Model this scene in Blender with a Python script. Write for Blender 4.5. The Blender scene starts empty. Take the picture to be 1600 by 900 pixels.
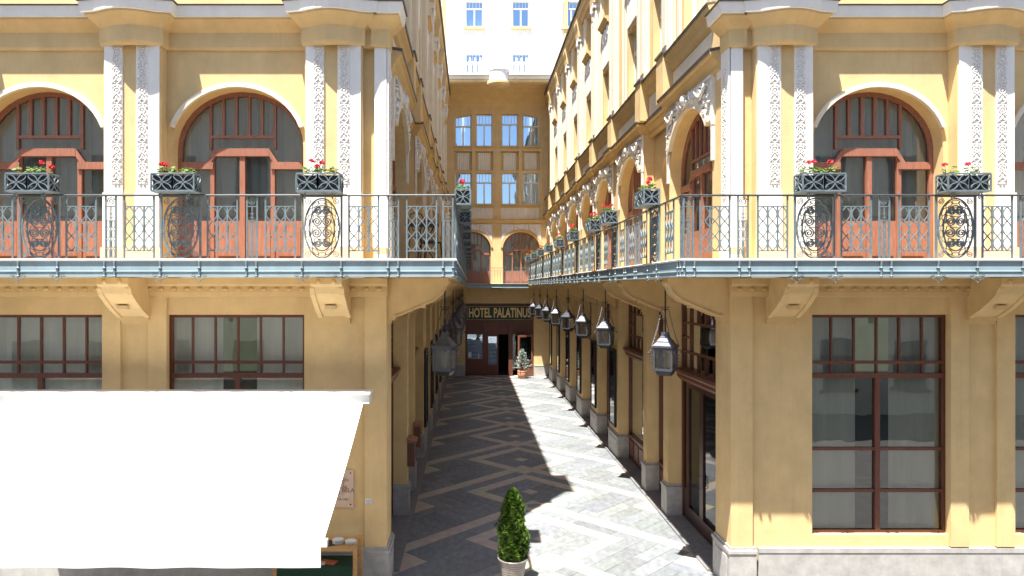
import bpy, bmesh, math, random
from mathutils import Vector, Matrix
PI = math.pi
SC = bpy.context.scene
COL = SC.collection
# ------------------------------------------------------------------ camera, sky, sun, exposure
EYE = 5.0
cam = bpy.data.cameras.new('camera'); cam.sensor_width = 36.0; cam.lens = 36.0 * 1065 / 1600
cam.shift_x = 63.5 / 1600; cam.shift_y = -0.7 / 1600; cam.clip_start = 0.1; cam.clip_end = 3000
camo = bpy.data.objects.new('camera', cam); COL.objects.link(camo)
camo.location = (0, 0, EYE); camo.rotation_euler = (PI / 2, 0, 0); SC.camera = camo
SUN_DIR = Vector((0.21, 0.305, -1.0)).normalized()       # the way the light travels
w = bpy.data.worlds.new('World'); SC.world = w; w.use_nodes = True
wn = w.node_tree.nodes; sky = wn.new('ShaderNodeTexSky'); sky.sky_type = 'NISHITA'; sky.sun_disc = False
sky.sun_elevation = math.asin(-SUN_DIR.z); sky.sun_rotation = math.atan2(-SUN_DIR.x, -SUN_DIR.y)
wn['Background'].inputs['Strength'].default_value = 0.085
w.node_tree.links.new(sky.outputs[0], wn['Background'].inputs['Color'])
sl = bpy.data.lights.new('sun', 'SUN'); sl.energy = 5.0; sl.angle = math.radians(0.5); sl.color = (1.0, 0.95, 0.87)
so = bpy.data.objects.new('sun', sl); COL.objects.link(so); so.location = (-10, -15, 40)
so.rotation_euler = SUN_DIR.to_track_quat('-Z', 'Y').to_euler()
SC.view_settings.view_transform = 'Standard'; SC.view_settings.look = 'None'; SC.view_settings.gamma = 1
SC.view_settings.use_curve_mapping = False
SC.view_settings.exposure = 1.74
R = random.Random(7)

# ------------------------------------------------------------------ dimensions
C = 1.44; HW = 2.84            # centre line and half width of the passage
YF = 11.24; YB = 38.6          # street front, end wall
ZB0, ZB1 = 5.16, 5.42          # balcony slab
ZR = 6.37                      # handrail
BO = 1.16                      # balcony overhang

# ------------------------------------------------------------------ materials
MATS = {}
def mat(name, col, rough=0.8, metal=0.0, var=0.12, scale=3.0, bump=0.0, bscale=60.0, stain=0.0, spec=0.5, tint=False, stretch=(1, 1, 1), backlight=0.0):
    m = bpy.data.materials.new(name); m.use_nodes = True; nt = m.node_tree; N = nt.nodes; L = nt.links
    b = N['Principled BSDF']; b.inputs['Roughness'].default_value = rough; b.inputs['Metallic'].default_value = metal
    b.inputs['Specular IOR Level'].default_value = spec
    tc = N.new('ShaderNodeTexCoord'); mp = N.new('ShaderNodeMapping'); mp.inputs['Scale'].default_value = stretch
    L.new(tc.outputs['Object'], mp.inputs[0])
    n = N.new('ShaderNodeTexNoise'); n.inputs['Scale'].default_value = scale; n.inputs['Detail'].default_value = 6; n.inputs['Roughness'].default_value = 0.62
    L.new(mp.outputs[0], n.inputs['Vector'])
    r = N.new('ShaderNodeMapRange'); r.inputs[1].default_value = 0.3; r.inputs[2].default_value = 0.7
    r.inputs[3].default_value = 1 - var; r.inputs[4].default_value = 1 + var * 0.6
    L.new(n.outputs[0], r.inputs[0])
    mx = N.new('ShaderNodeMix'); mx.data_type = 'RGBA'; mx.blend_type = 'MULTIPLY'; mx.inputs[0].default_value = 1
    mx.inputs[6].default_value = (*col, 1); L.new(r.outputs[0], mx.inputs[7])
    out = mx.outputs[2]
    if stain:
        s = N.new('ShaderNodeTexNoise'); s.inputs['Scale'].default_value = 0.9; s.inputs['Detail'].default_value = 5; s.inputs['Roughness'].default_value = 0.7
        mp2 = N.new('ShaderNodeMapping'); mp2.inputs['Scale'].default_value = (1.6, 1.6, 0.55); L.new(tc.outputs['Object'], mp2.inputs[0]); L.new(mp2.outputs[0], s.inputs['Vector'])
        rr = N.new('ShaderNodeMapRange'); rr.inputs[1].default_value = 0.5; rr.inputs[2].default_value = 0.72; rr.inputs[4].default_value = stain
        L.new(s.outputs[0], rr.inputs[0])
        s2 = N.new('ShaderNodeTexNoise'); s2.inputs['Scale'].default_value = 2.6; s2.inputs['Detail'].default_value = 6; s2.inputs['Roughness'].default_value = 0.75
        mp3 = N.new('ShaderNodeMapping'); mp3.inputs['Scale'].default_value = (3.2, 3.2, 0.22); L.new(tc.outputs['Object'], mp3.inputs[0]); L.new(mp3.outputs[0], s2.inputs['Vector'])
        r3 = N.new('ShaderNodeMapRange'); r3.inputs[1].default_value = 0.52; r3.inputs[2].default_value = 0.8; r3.inputs[4].default_value = stain * 1.1; L.new(s2.outputs[0], r3.inputs[0])
        sm = N.new('ShaderNodeMath'); sm.operation = 'MAXIMUM'; L.new(rr.outputs[0], sm.inputs[0]); L.new(r3.outputs[0], sm.inputs[1]); rr = sm
        m2 = N.new('ShaderNodeMix'); m2.data_type = 'RGBA'; L.new(rr.outputs[0], m2.inputs[0]); L.new(out, m2.inputs[6])
        m2.inputs[7].default_value = (col[0] * 0.62, col[1] * 0.58, col[2] * 0.55, 1); out = m2.outputs[2]
    if tint:
        a = N.new('ShaderNodeVertexColor'); a.layer_name = 'tint'
        m3 = N.new('ShaderNodeMix'); m3.data_type = 'RGBA'; m3.blend_type = 'MULTIPLY'; m3.inputs[0].default_value = 1
        L.new(out, m3.inputs[6]); L.new(a.outputs[0], m3.inputs[7]); out = m3.outputs[2]
    L.new(out, b.inputs['Base Color'])
    if bump:
        bn = N.new('ShaderNodeTexNoise'); bn.inputs['Scale'].default_value = bscale; bn.inputs['Detail'].default_value = 4; L.new(mp.outputs[0], bn.inputs['Vector'])
        bp = N.new('ShaderNodeBump'); bp.inputs['Strength'].default_value = bump; bp.inputs['Distance'].default_value = 0.02
        L.new(bn.outputs[0], bp.inputs['Height']); L.new(bp.outputs[0], b.inputs['Normal'])
    if backlight:
        tr = N.new('ShaderNodeBsdfTranslucent'); L.new(out, tr.inputs['Color'])
        ms = N.new('ShaderNodeMixShader'); ms.inputs[0].default_value = backlight
        L.new(b.outputs[0], ms.inputs[1]); L.new(tr.outputs[0], ms.inputs[2]); L.new(ms.outputs[0], N['Material Output'].inputs['Surface'])
    MATS[name] = m; return m
def glass(name, tcol, gmul, gmin, rough=0.015, gcol=(0.95, 0.97, 1)):
    m = bpy.data.materials.new(name); m.use_nodes = True; nt = m.node_tree; N = nt.nodes; L = nt.links
    N.remove(N['Principled BSDF'])
    t = N.new('ShaderNodeBsdfTransparent'); t.inputs[0].default_value = (*tcol, 1)
    g = N.new('ShaderNodeBsdfGlossy'); g.inputs['Roughness'].default_value = rough; g.inputs['Color'].default_value = (*gcol, 1)
    f = N.new('ShaderNodeFresnel'); f.inputs[0].default_value = 1.5
    tc = N.new('ShaderNodeTexCoord'); nz = N.new('ShaderNodeTexNoise'); nz.inputs['Scale'].default_value = 1.3; L.new(tc.outputs['Object'], nz.inputs['Vector'])
    bp = N.new('ShaderNodeBump'); bp.inputs['Strength'].default_value = 0.12; bp.inputs['Distance'].default_value = 0.02; L.new(nz.outputs[0], bp.inputs['Height']); L.new(bp.outputs[0], g.inputs['Normal'])
    ma = N.new('ShaderNodeMath'); ma.operation = 'MULTIPLY_ADD'; ma.inputs[1].default_value = gmul; ma.inputs[2].default_value = gmin; ma.use_clamp = True
    L.new(f.outputs[0], ma.inputs[0]); ms = N.new('ShaderNodeMixShader'); L.new(ma.outputs[0], ms.inputs[0])
    L.new(t.outputs[0], ms.inputs[1]); L.new(g.outputs[0], ms.inputs[2]); L.new(ms.outputs[0], N['Material Output'].inputs['Surface'])
    MATS[name] = m; return m
YELLOW = mat('yellow_plaster', (0.66, 0.482, 0.245), 0.9, var=0.11, scale=2.2, bump=0.14, bscale=45, stain=0.30, spec=0.2)
YELLOW2 = mat('ochre_trim', (0.58, 0.41, 0.195), 0.85, var=0.10, scale=3, bump=0.10, bscale=50, stain=0.25, spec=0.2)
CREAM2 = mat('pale_cream_paint', (0.73, 0.655, 0.51), 0.88, var=0.07, scale=3, bump=0.1, stain=0.15, spec=0.2)
CREAM = mat('cream_plaster', (0.72, 0.655, 0.53), 0.9, var=0.08, scale=2.5, bump=0.1, stain=0.2, spec=0.2)
WHITE = mat('white_plaster', (0.79, 0.765, 0.72), 0.85, var=0.06, scale=4, bump=0.12, bscale=50, stain=0.16, spec=0.2)
STUCCO = mat('stucco_relief_white', (0.74, 0.715, 0.68), 0.85, var=0.12, scale=9, bump=0.5, bscale=38, stain=0.2, spec=0.2)
BASEPINK = mat('pinkish_base_paint', (0.66, 0.49, 0.36), 0.85, var=0.1, scale=5, bump=0.1, spec=0.2)
STONE = mat('grey_plinth_stone', (0.40, 0.39, 0.375), 0.6, var=0.22, scale=6, bump=0.12, bscale=80, stain=0.3)
STEPST = mat('dark_step_granite', (0.20, 0.20, 0.205), 0.55, var=0.25, scale=12, bump=0.08, bscale=120)
GREYT = mat('grey_granite_tile', (0.176, 0.190, 0.200), 0.6, var=0.30, scale=9, bump=0.12, bscale=70, tint=True, stretch=(1, 0.55, 1))
CREAMT = mat('cream_marble_tile', (0.43, 0.37, 0.31), 0.55, var=0.2, scale=5, bump=0.06, bscale=60, tint=True)
JOINT = mat('joint_mortar', (0.17, 0.168, 0.16), 0.9, var=0.2, scale=8)
ASPH = mat('street_paving', (0.13, 0.125, 0.12), 0.85, var=0.25, scale=4, bump=0.2)
BROWN = mat('brown_stained_wood', (0.135, 0.045, 0.026), 0.42, var=0.3, scale=6, bump=0.06, bscale=40, stretch=(6, 6, 0.6))
REDWOOD = mat('red_brown_wood', (0.30, 0.125, 0.08), 0.45, var=0.25, scale=5, bump=0.06, bscale=40, stretch=(6, 6, 0.6))
DARKWOOD = mat('dark_wood', (0.05, 0.02, 0.014), 0.35, var=0.3, scale=6, stretch=(6, 6, 0.6))
PINE = mat('honey_pine', (0.52, 0.28, 0.10), 0.5, var=0.22, scale=4, stretch=(0.6, 6, 6))
RAILM = mat('dark_handrail_iron', (0.06, 0.072, 0.08), 0.45, metal=0.2, var=0.2, scale=9)
IRON = mat('blue_grey_iron', (0.155, 0.20, 0.22), 0.5, metal=0.15, var=0.25, scale=9, bump=0.1, bscale=90)
FASCIA = mat('blue_grey_sheet', (0.25, 0.335, 0.375), 0.5, var=0.16, scale=3, stain=0.25, bump=0.03, stretch=(1, 1, 0.4))
LIP = mat('pale_metal_edge', (0.58, 0.57, 0.54), 0.6, var=0.15, scale=6, stain=0.25)
LEAD = mat('dark_lead_flashing', (0.10, 0.095, 0.09), 0.6, var=0.25, scale=6)
BLACK = mat('black_iron', (0.02, 0.021, 0.024), 0.45, metal=0.3, var=0.2, scale=10)
LANT = mat('lantern_grey_iron', (0.08, 0.086, 0.105), 0.4, metal=0.4, var=0.2, scale=14, bump=0.08)
LINER = mat('dark_liner', (0.03, 0.033, 0.035), 0.8)
SOIL = mat('soil', (0.04, 0.028, 0.02), 0.95, bump=0.5)
AWN = mat('white_awning_cloth', (0.80, 0.79, 0.77), 0.85, var=0.03, scale=2, bump=0.03, spec=0.2, backlight=0.18)
ALU = mat('white_aluminium', (0.72, 0.72, 0.71), 0.4, var=0.06, scale=6)
CURT = mat('white_curtain', (0.66, 0.65, 0.62), 0.9, var=0.1, scale=2, stretch=(5, 5, 0.3), spec=0.1)
WFRAME = mat('white_window_paint', (0.72, 0.70, 0.66), 0.5, var=0.06, scale=7)
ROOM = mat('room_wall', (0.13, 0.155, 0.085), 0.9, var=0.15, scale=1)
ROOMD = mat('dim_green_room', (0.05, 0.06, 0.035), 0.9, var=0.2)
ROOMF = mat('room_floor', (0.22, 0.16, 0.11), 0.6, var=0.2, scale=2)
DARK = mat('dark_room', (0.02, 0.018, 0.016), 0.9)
SIGNG = mat('sign_green', (0.010, 0.028, 0.018), 0.3, var=0.1)
GOLD = mat('gold_letters', (0.78, 0.58, 0.24), 0.5, metal=0.0, var=0.08)
TERRA = mat('terracotta', (0.52, 0.25, 0.15), 0.8, var=0.18, scale=8, bump=0.1)
POTM = mat('ribbed_grey_pot', (0.24, 0.225, 0.215), 0.38, metal=0.3, var=0.12, scale=10)
THUJA = mat('thuja_green', (0.105, 0.215, 0.032), 0.6, var=0.45, scale=14, backlight=0.3, tint=True)
SPRUCE = mat('silver_needles', (0.27, 0.34, 0.30), 0.6, var=0.3, scale=20, backlight=0.15, tint=True)
LEAF = mat('geranium_leaf', (0.14, 0.22, 0.045), 0.6, var=0.4, scale=30, backlight=0.35)
PETAL = mat('red_petals', (0.62, 0.018, 0.035), 0.6, var=0.3, scale=40, backlight=0.2)
BARK = mat('bark', (0.10, 0.07, 0.045), 0.9, bump=0.4)
PLAQ = mat('pink_marble', (0.60, 0.44, 0.33), 0.4, var=0.14, scale=6)
ENGR = mat('engraved_letters', (0.10, 0.055, 0.04), 0.7)
PAPERW = mat('white_paper', (0.75, 0.74, 0.72), 0.7, var=0.03)
PAPERO = mat('orange_leaflet', (0.62, 0.16, 0.07), 0.6, var=0.35, scale=14)
CLOTHG = mat('dark_green_cloth', (0.012, 0.05, 0.028), 0.9, var=0.2)
CHINA = mat('white_china', (0.72, 0.71, 0.70), 0.25, var=0.03)
PALE = mat('pale_far_plaster', (0.80, 0.77, 0.70), 0.9, var=0.04, scale=1.5, spec=0.2)
BULB = mat('frosted_lamp', (0.26, 0.25, 0.23), 0.5)
ROOFM = mat('roof_sheet', (0.24, 0.23, 0.23), 0.6, var=0.2)
GL = glass('window_glass', (0.75, 0.80, 0.78), 1.0, 0.10)
GLB = glass('sky_tinted_mirror_glass', (0.55, 0.66, 0.80), 1.0, 0.50, gcol=(0.62, 0.80, 1.0))  # real reflection, with the blue of the sky tinted into its gloss colour
GLD = glass('dark_shop_glass', (0.50, 0.57, 0.50), 0.75, 0.06)
GLL = glass('lantern_glass', (0.72, 0.70, 0.65), 1.0, 0.10, 0.25)

# ------------------------------------------------------------------ mesh building
class MB:
    def __init__(s, xf=None): s.v = []; s.f = []; s.c = []; s.xf = xf
    def add(s, vs, fs, col=None):
        o = len(s.v)
        s.v += [s.xf(*p) if s.xf else tuple(p) for p in vs]
        s.f += [tuple(i + o for i in f) for f in fs]
        s.c += [col] * len(fs)
        return s
    def box(s, a0, a1, b0, b1, c0, c1):
        return s.add([(a, b, c) for c in (c0, c1) for b in (b0, b1) for a in (a0, a1)],
                     [(0, 1, 3, 2), (4, 6, 7, 5), (0, 4, 5, 1), (2, 3, 7, 6), (0, 2, 6, 4), (1, 5, 7, 3)])
    def prism(s, poly, ax, t0, t1):
        """extrude a 2D polygon; ax = index of the coordinate that runs t0..t1"""
        def p3(p, t): q = list(p); q.insert(ax, t); return tuple(q)
        n = len(poly)
        return s.add([p3(p, t0) for p in poly] + [p3(p, t1) for p in poly],
                     [tuple(range(n - 1, -1, -1)), tuple(range(n, 2 * n))] + [(i, (i + 1) % n, n + (i + 1) % n, n + i) for i in range(n)])
    def quad(s, *p): return s.add(p, [tuple(range(len(p)))])
    def tube(s, path, r, n=5, closed=False, r2=None):
        P = [Vector(p) for p in path]; m = len(P); vs = []; fs = []
        up = None
        for i in range(m):
            if closed: t = P[(i + 1) % m] - P[i - 1]
            else: t = P[min(i + 1, m - 1)] - P[max(i - 1, 0)]
            if t.length < 1e-9: t = Vector((0, 0, 1))
            t.normalize()
            if up is None:
                up = Vector((0, 1, 0)) if abs(t.y) < 0.9 else Vector((1, 0, 0))
            a = t.cross(up)
            if a.length < 1e-6: a = t.cross(Vector((1, 0, 0)))
            a.normalize(); b = t.cross(a); up = a.cross(t) if False else up
            rr = r if r2 is None else r + (r2 - r) * i / max(1, m - 1)
            for k in range(n):
                q = 2 * PI * (k + 0.5) / n
                vs.append(tuple(P[i] + a * math.cos(q) * rr + b * math.sin(q) * rr))
        for i in range(m if closed else m - 1):
            j = (i + 1) % m
            for k in range(n):
                fs.append((i * n + k, i * n + (k + 1) % n, j * n + (k + 1) % n, j * n + k))
        if not closed: fs += [tuple(range(n - 1, -1, -1)), tuple((m - 1) * n + k for k in range(n))]
        return s.add(vs, fs)
    def lathe(s, prof, n=16, cx=0, cy=0, rot=0.0, cap=True):
        vs = []; fs = []; m = len(prof)
        for r, z in prof:
            for k in range(n):
                q = rot + 2 * PI * k / n
                vs.append((cx + r * math.cos(q), cy + r * math.sin(q), z))
        for i in range(m - 1):
            for k in range(n): fs.append((i * n + k, i * n + (k + 1) % n, (i + 1) * n + (k + 1) % n, (i + 1) * n + k))
        if cap: fs += [tuple(range(n - 1, -1, -1)), tuple((m - 1) * n + k for k in range(n))]
        return s.add(vs, fs)
    def blob(s, c, rx, ry, rz, n=7, m=4):
        vs = [(c[0], c[1], c[2] - rz)]; fs = []
        for i in range(1, m):
            t = -PI / 2 + PI * i / m
            for k in range(n):
                q = 2 * PI * k / n
                vs.append((c[0] + rx * math.cos(t) * math.cos(q), c[1] + ry * math.cos(t) * math.sin(q), c[2] + rz * math.sin(t)))
        vs.append((c[0], c[1], c[2] + rz)); T = len(vs) - 1
        for k in range(n):
            fs.append((0, 1 + (k + 1) % n, 1 + k)); fs.append((T, 1 + (m - 2) * n + k, 1 + (m - 2) * n + (k + 1) % n))
            for i in range(m - 2): fs.append((1 + i * n + k, 1 + i * n + (k + 1) % n, 1 + (i + 1) * n + (k + 1) % n, 1 + (i + 1) * n + k))
        return s.add(vs, fs)
    def sweep(s, path, prof, flip=1):
        """closed profile [(out, z)] swept with mitres along a plan polyline [(x, y)]"""
        m = len(path); n = len(prof); vs = []; fs = []
        P = [Vector(p) for p in path]
        for i in range(m):
            d0 = (P[i] - P[i - 1]).normalized() if i else None
            d1 = (P[i + 1] - P[i]).normalized() if i < m - 1 else None
            if d0 is None: d0 = d1
            if d1 is None: d1 = d0
            n0 = Vector((d0.y, -d0.x)) * flip; n1 = Vector((d1.y, -d1.x)) * flip
            b = n0 + n1; b = b / max(0.25, b.length_squared) * 2 if b.length > 1e-6 else n0
            for o, z in prof: vs.append((P[i].x + b.x * o, P[i].y + b.y * o, z))
        for i in range(m - 1):
            for k in range(n): fs.append((i * n + k, i * n + (k + 1) % n, (i + 1) * n + (k + 1) % n, (i + 1) * n + k))
        fs += [tuple(range(n)), tuple((m - 1) * n + k for k in range(n - 1, -1, -1))]
        return s.add(vs, fs)
    def arch_wall(s, u0, u1, z0, z1, uc, hw, zs, rise, d0, d1, n=18):
        s.quad((u0, d0, z0), (uc - hw, d0, z0), (uc - hw, d0, z1), (u0, d0, z1))
        s.quad((uc + hw, d0, z0), (u1, d0, z0), (u1, d0, z1), (uc + hw, d0, z1))
        pts = arch_pts(uc, hw, zs, rise, n)
        for (a, b), (c, d) in zip(pts, pts[1:]):
            s.quad((a, d0, b), (c, d0, d), (c, d0, z1), (a, d0, z1)); s.quad((a, d0, b), (a, d1, b), (c, d1, d), (c, d0, d))
        for q in (-1, 1): s.quad((uc + q * hw, d0, z0), (uc + q * hw, d1, z0), (uc + q * hw, d1, zs), (uc + q * hw, d0, zs))
        return s
    def arch_ring(s, uc, hi, ri, ho, ro, zs, t0, t1, d0, d1, n=18):
        vs = []; fs = []
        for i in range(n + 1):
            t = t0 + (t1 - t0) * i / n
            a = (uc + hi * math.cos(t), zs + ri * math.sin(t)); b = (uc + ho * math.cos(t), zs + ro * math.sin(t))
            vs += [(a[0], d0, a[1]), (b[0], d0, b[1]), (b[0], d1, b[1]), (a[0], d1, a[1])]
        for i in range(n):
            for k in range(4): fs.append((4 * i + k, 4 * i + (k + 1) % 4, 4 * i + 4 + (k + 1) % 4, 4 * i + 4 + k))
        fs += [(0, 1, 2, 3), (4 * n + 3, 4 * n + 2, 4 * n + 1, 4 * n)]
        return s.add(vs, fs)
    def holes(s, u0, u1, z0, z1, H, d0, d1):
        us = sorted({u0, u1, *[h[0] for h in H], *[h[1] for h in H]}); zs = sorted({z0, z1, *[h[2] for h in H], *[h[3] for h in H]})
        for a, b in zip(us, us[1:]):
            for c, d in zip(zs, zs[1:]):
                um, zm = (a + b) / 2, (c + d) / 2
                if any(h[0] < um < h[1] and h[2] < zm < h[3] for h in H): continue
                s.quad((a, d0, c), (b, d0, c), (b, d0, d), (a, d0, d))
        for a, b, c, d in H:
            s.quad((a, d0, c), (a, d1, c), (a, d1, d), (a, d0, d)); s.quad((b, d0, c), (b, d1, c), (b, d1, d), (b, d0, d))
            s.quad((a, d0, c), (b, d0, c), (b, d1, c), (a, d1, c)); s.quad((a, d0, d), (b, d0, d), (b, d1, d), (a, d1, d))
        return s
    def mesh(s, name, m, smooth=False, recalc=True):
        me = bpy.data.meshes.new(name); me.from_pydata(s.v, [], s.f); me.materials.append(m)
        if any(c is not None for c in s.c):
            a = me.color_attributes.new('tint', 'FLOAT_COLOR', 'CORNER'); vals = []
            for p, c in zip(me.polygons, s.c):
                vals += list((*(c or (1, 1, 1)), 1)) * p.loop_total
            a.data.foreach_set('color', vals)
        if recalc:
            bm = bmesh.new(); bm.from_mesh(me); bmesh.ops.recalc_face_normals(bm, faces=bm.faces[:]); bm.to_mesh(me); bm.free()
        if smooth: me.polygons.foreach_set('use_smooth', [True] * len(me.polygons))
        return me
def arch_pts(uc, hw, zs, rise, n=18, t0=PI, t1=0.0):
    return [(uc + hw * math.cos(t0 + (t1 - t0) * i / n), zs + rise * math.sin(t0 + (t1 - t0) * i / n)) for i in range(n + 1)]
WORLD = {}
def link(o, parent=None, local=False):
    COL.objects.link(o)
    mw = Matrix.LocRotScale(o.location, o.rotation_euler, o.scale)
    if parent is not None:
        o.parent = parent
        if local: mw = WORLD[parent.name] @ mw
        else: o.matrix_parent_inverse = WORLD[parent.name].inverted()
    WORLD[o.name] = mw
    return o
def tag(o, label=None, cat=None, group=None, kind=None):
    if label: o['label'] = label
    if cat: o['category'] = cat
    if group: o['group'] = group
    if kind: o['kind'] = kind
    return o
def thing(name, label, cat, loc=(0, 0, 0), rz=0.0, group=None):
    o = bpy.data.objects.new(name, None); o.location = loc; o.rotation_euler = (0, 0, rz); o.empty_display_size = 0.2
    link(o); return tag(o, label, cat, group)
def obj(name, mb, m, parent=None, smooth=False, local=False, loc=None, rz=0.0, recalc=True):
    me = mb if isinstance(mb, bpy.types.Mesh) else mb.mesh(name, m, smooth, recalc)
    o = bpy.data.objects.new(name, me)
    if loc is not None: o.location = loc; o.rotation_euler = (0, 0, rz)
    return link(o, parent, local)
def copy_tree(o, parent=None):
    c = o.copy(); COL.objects.link(c); c.parent = parent
    for ch in KIDS.get(o.name, []): copy_tree(ch, c)
    return c
KIDS = {}
def kids_of(root):
    for o in COL.objects:
        if o.parent: KIDS.setdefault(o.parent.name, [])
        if o.parent and o not in KIDS[o.parent.name]: KIDS[o.parent.name].append(o)

def Wf(s): return lambda u, d, z: (C + s * (HW + d), u, z)          # passage wall: u along it, d into the wall
def Ff(s): return lambda u, d, z: (C + s * (HW + u), YF + d, z)     # street front: u outward from the corner
def Bf(u, d, z): return (u, YB + d, z)

# ------------------------------------------------------------------ ground and paving
g = MB(); g.quad((-400, -200, -0.03), (400, -200, -0.03), (400, 600, -0.03), (-400, 600, -0.03))
tag(obj('ground', g, ASPH), 'broad grey paved ground around the hotel', kind='structure')
X0, X1 = C - HW, C + HW
PY0, PY1 = 8.6, YB
b = MB(); b.quad((X0, PY0, -0.012), (X1, PY0, -0.012), (X1, PY1, -0.012), (X0, PY1, -0.012))
paving = tag(obj('passage_paving', b, JOINT), 'grey and cream stone paving laid in diamonds along the passage', kind='structure')
def clip(poly, ax, val, keep):
    out = []
    for i in range(len(poly)):
        p, q = poly[i], poly[(i + 1) % len(poly)]
        ip, iq = (p[ax] - val) * keep >= 0, (q[ax] - val) * keep >= 0
        if ip: out.append(p)
        if ip != iq:
            t = (val - p[ax]) / (q[ax] - p[ax]); out.append((p[0] + t * (q[0] - p[0]), p[1] + t * (q[1] - p[1])))
    return out
MOD = 3.14 / 7 / math.sqrt(2)
YC0 = 16.7
def is_cream(i, j):
    # i, j: module indices along the two diagonals, (0,0) = centre of a diamond
    k = round((i + j) / 14.0)
    for kk in (k - 1, k, k + 1):
        a, c = i - 7 * kk, j - 7 * kk
        if max(abs(a), abs(c)) == 3: return True
        if a == 0 and c == 0: return True
        if (c == 5 and a <= 5) or (a == 5 and c <= 5): return True
        for (wa, wc) in ((-2, 11), (11, -2)):
            if abs(a - wa) <= 1 and abs(c - wc) <= 1: return True
    return False
cells = {}
rng = range(-45, 90)
for i in rng:
    for j in rng:
        y = YC0 + (i + j) * MOD / math.sqrt(2); x = C + (i - j) * MOD / math.sqrt(2)
        if X0 - 0.5 < x < X1 + 0.5 and PY0 - 0.5 < y < PY1 + 0.5: cells[(i, j)] = is_cream(i, j)
done = set(); tiles = []
order = sorted(cells, key=lambda c: (c[0] + c[1], c[0]))
for (i, j) in order:
    if (i, j) in done: continue
    cr = cells[(i, j)]; ln = (1, 0)
    opts = [(0, 1), (1, 0)] if i < j else [(1, 0), (0, 1)]
    best = [(i, j)]
    for di, dj in opts:
        run = [(i, j)]
        for t in range(1, 2 if cr else R.choice((2, 3, 3))):
            q = (i + di * t, j + dj * t)
            if q in cells and q not in done and cells[q] == cr: run.append(q)
            else: break
        if len(run) > len(best): best = run
    for q in best: done.add(q)
    tiles.append((best, cr))
def tile_poly(run):
    (i0, j0), (i1, j1) = run[0], run[-1]; g = 0.0028 / MOD
    i0 -= 0.5 - g; j0 -= 0.5 - g; i1 += 0.5 - g; j1 += 0.5 - g
    P = []
    for a, c in ((i0, j0), (i1, j0), (i1, j1), (i0, j1)):
        P.append((C + (a - c) * MOD / math.sqrt(2), YC0 + (a + c) * MOD / math.sqrt(2)))
    for ax, val, k in ((0, X0, 1), (0, X1, -1), (1, PY0, 1), (1, PY1, -1)):
        if P: P = clip(P, ax, val, k)
    return P
far = {True: MB(), False: MB()}; cnt = 0
for run, cr in sorted(tiles, key=lambda t: sum(q[0] + q[1] for q in t[0]) / len(t[0])):
    P = tile_poly(run)
    if len(P) < 3: continue
    yy = sum(p[1] for p in P) / len(P)
    v = R.uniform(0.86, 1.12); col = (v, v * R.uniform(0.97, 1.02), v * R.uniform(0.94, 1.05)) if not cr else tuple(R.uniform(0.92, 1.06) * k for k in (1, 1, 1))
    visible = yy > 11.4
    m = MB() if (visible and cnt < 300) else far[cr]
    n = len(P); h = R.uniform(-0.0012, 0.0012); cx = sum(p[0] for p in P) / n; e = 0.985
    top = [(cx + (p[0] - cx) * e, yy + (p[1] - yy) * e, h) for p in P]; mid = [(p[0], p[1], h - 0.003) for p in P]; bot = [(p[0], p[1], -0.014) for p in P]
    m.add(top + mid + bot, [tuple(range(n))] + [(k, n + k, n + (k + 1) % n, (k + 1) % n) for k in range(n)] + [(n + k, 2 * n + k, 2 * n + (k + 1) % n, n + (k + 1) % n) for k in range(n)], col)
    if m is not far[cr]:
        obj('tile', m, CREAMT if cr else GREYT, paving); cnt += 1
tag(obj('tile_field', far[False], GREYT, paving), kind='stuff')
tag(obj('cream_tile_field', far[True], CREAMT, paving), kind='stuff')
# drain cover in the paving
dr = MB(); dr.box(1.30, 1.58, 15.50, 15.72, 0.003, 0.005)
for q in ((1.29, 1.59, 15.49, 15.51), (1.29, 1.59, 15.71, 15.73), (1.29, 1.31, 15.51, 15.71), (1.57, 1.59, 15.51, 15.71)): dr.box(*q, 0.003, 0.007)
tag(obj('drain_cover', dr, STEPST), 'small dark iron drain cover set in the shaded paving', 'drain cover')

# ------------------------------------------------------------------ shared ornament meshes
def spiral(cx, cz, r, turns, start, sgn=1, n=26, y=0.0):
    return [(cx + sgn * r * (1 - 0.86 * i / n) * math.cos(start + turns * 2 * PI * i / n), y, cz + r * (1 - 0.86 * i / n) * math.sin(start + turns * 2 * PI * i / n)) for i in range(n + 1)]
RH = ZR - ZB1 - 0.02      # railing height between lip and handrail
def eye_panel(wd):
    m = MB(); h = wd / 2
    for x in (-h, h): m.box(x - 0.011, x + 0.011, -0.011, 0.011, 0, RH)
    zt, zb = RH - 0.15, 0.12
    for z in (zb, zt): m.box(-h, h, -0.008, 0.008, z - 0.008, z + 0.008)
    cw = wd / 3
    for k in (1, 2): m.box(-h + cw * k - 0.010, -h + cw * k + 0.010, -0.010, 0.010, zb, zt)
    for k in range(3):
        xc = -h + cw * (k + 0.5)
        for sg in (-1, 1):
            m.tube([(xc + sg * (cw / 2 - 0.008) * math.sin(3 * PI * i / 27), 0.004 * sg, zb + (zt - zb) * i / 27) for i in range(28)], 0.0092, 4)
    return m.mesh('eye_panel', IRON)
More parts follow.
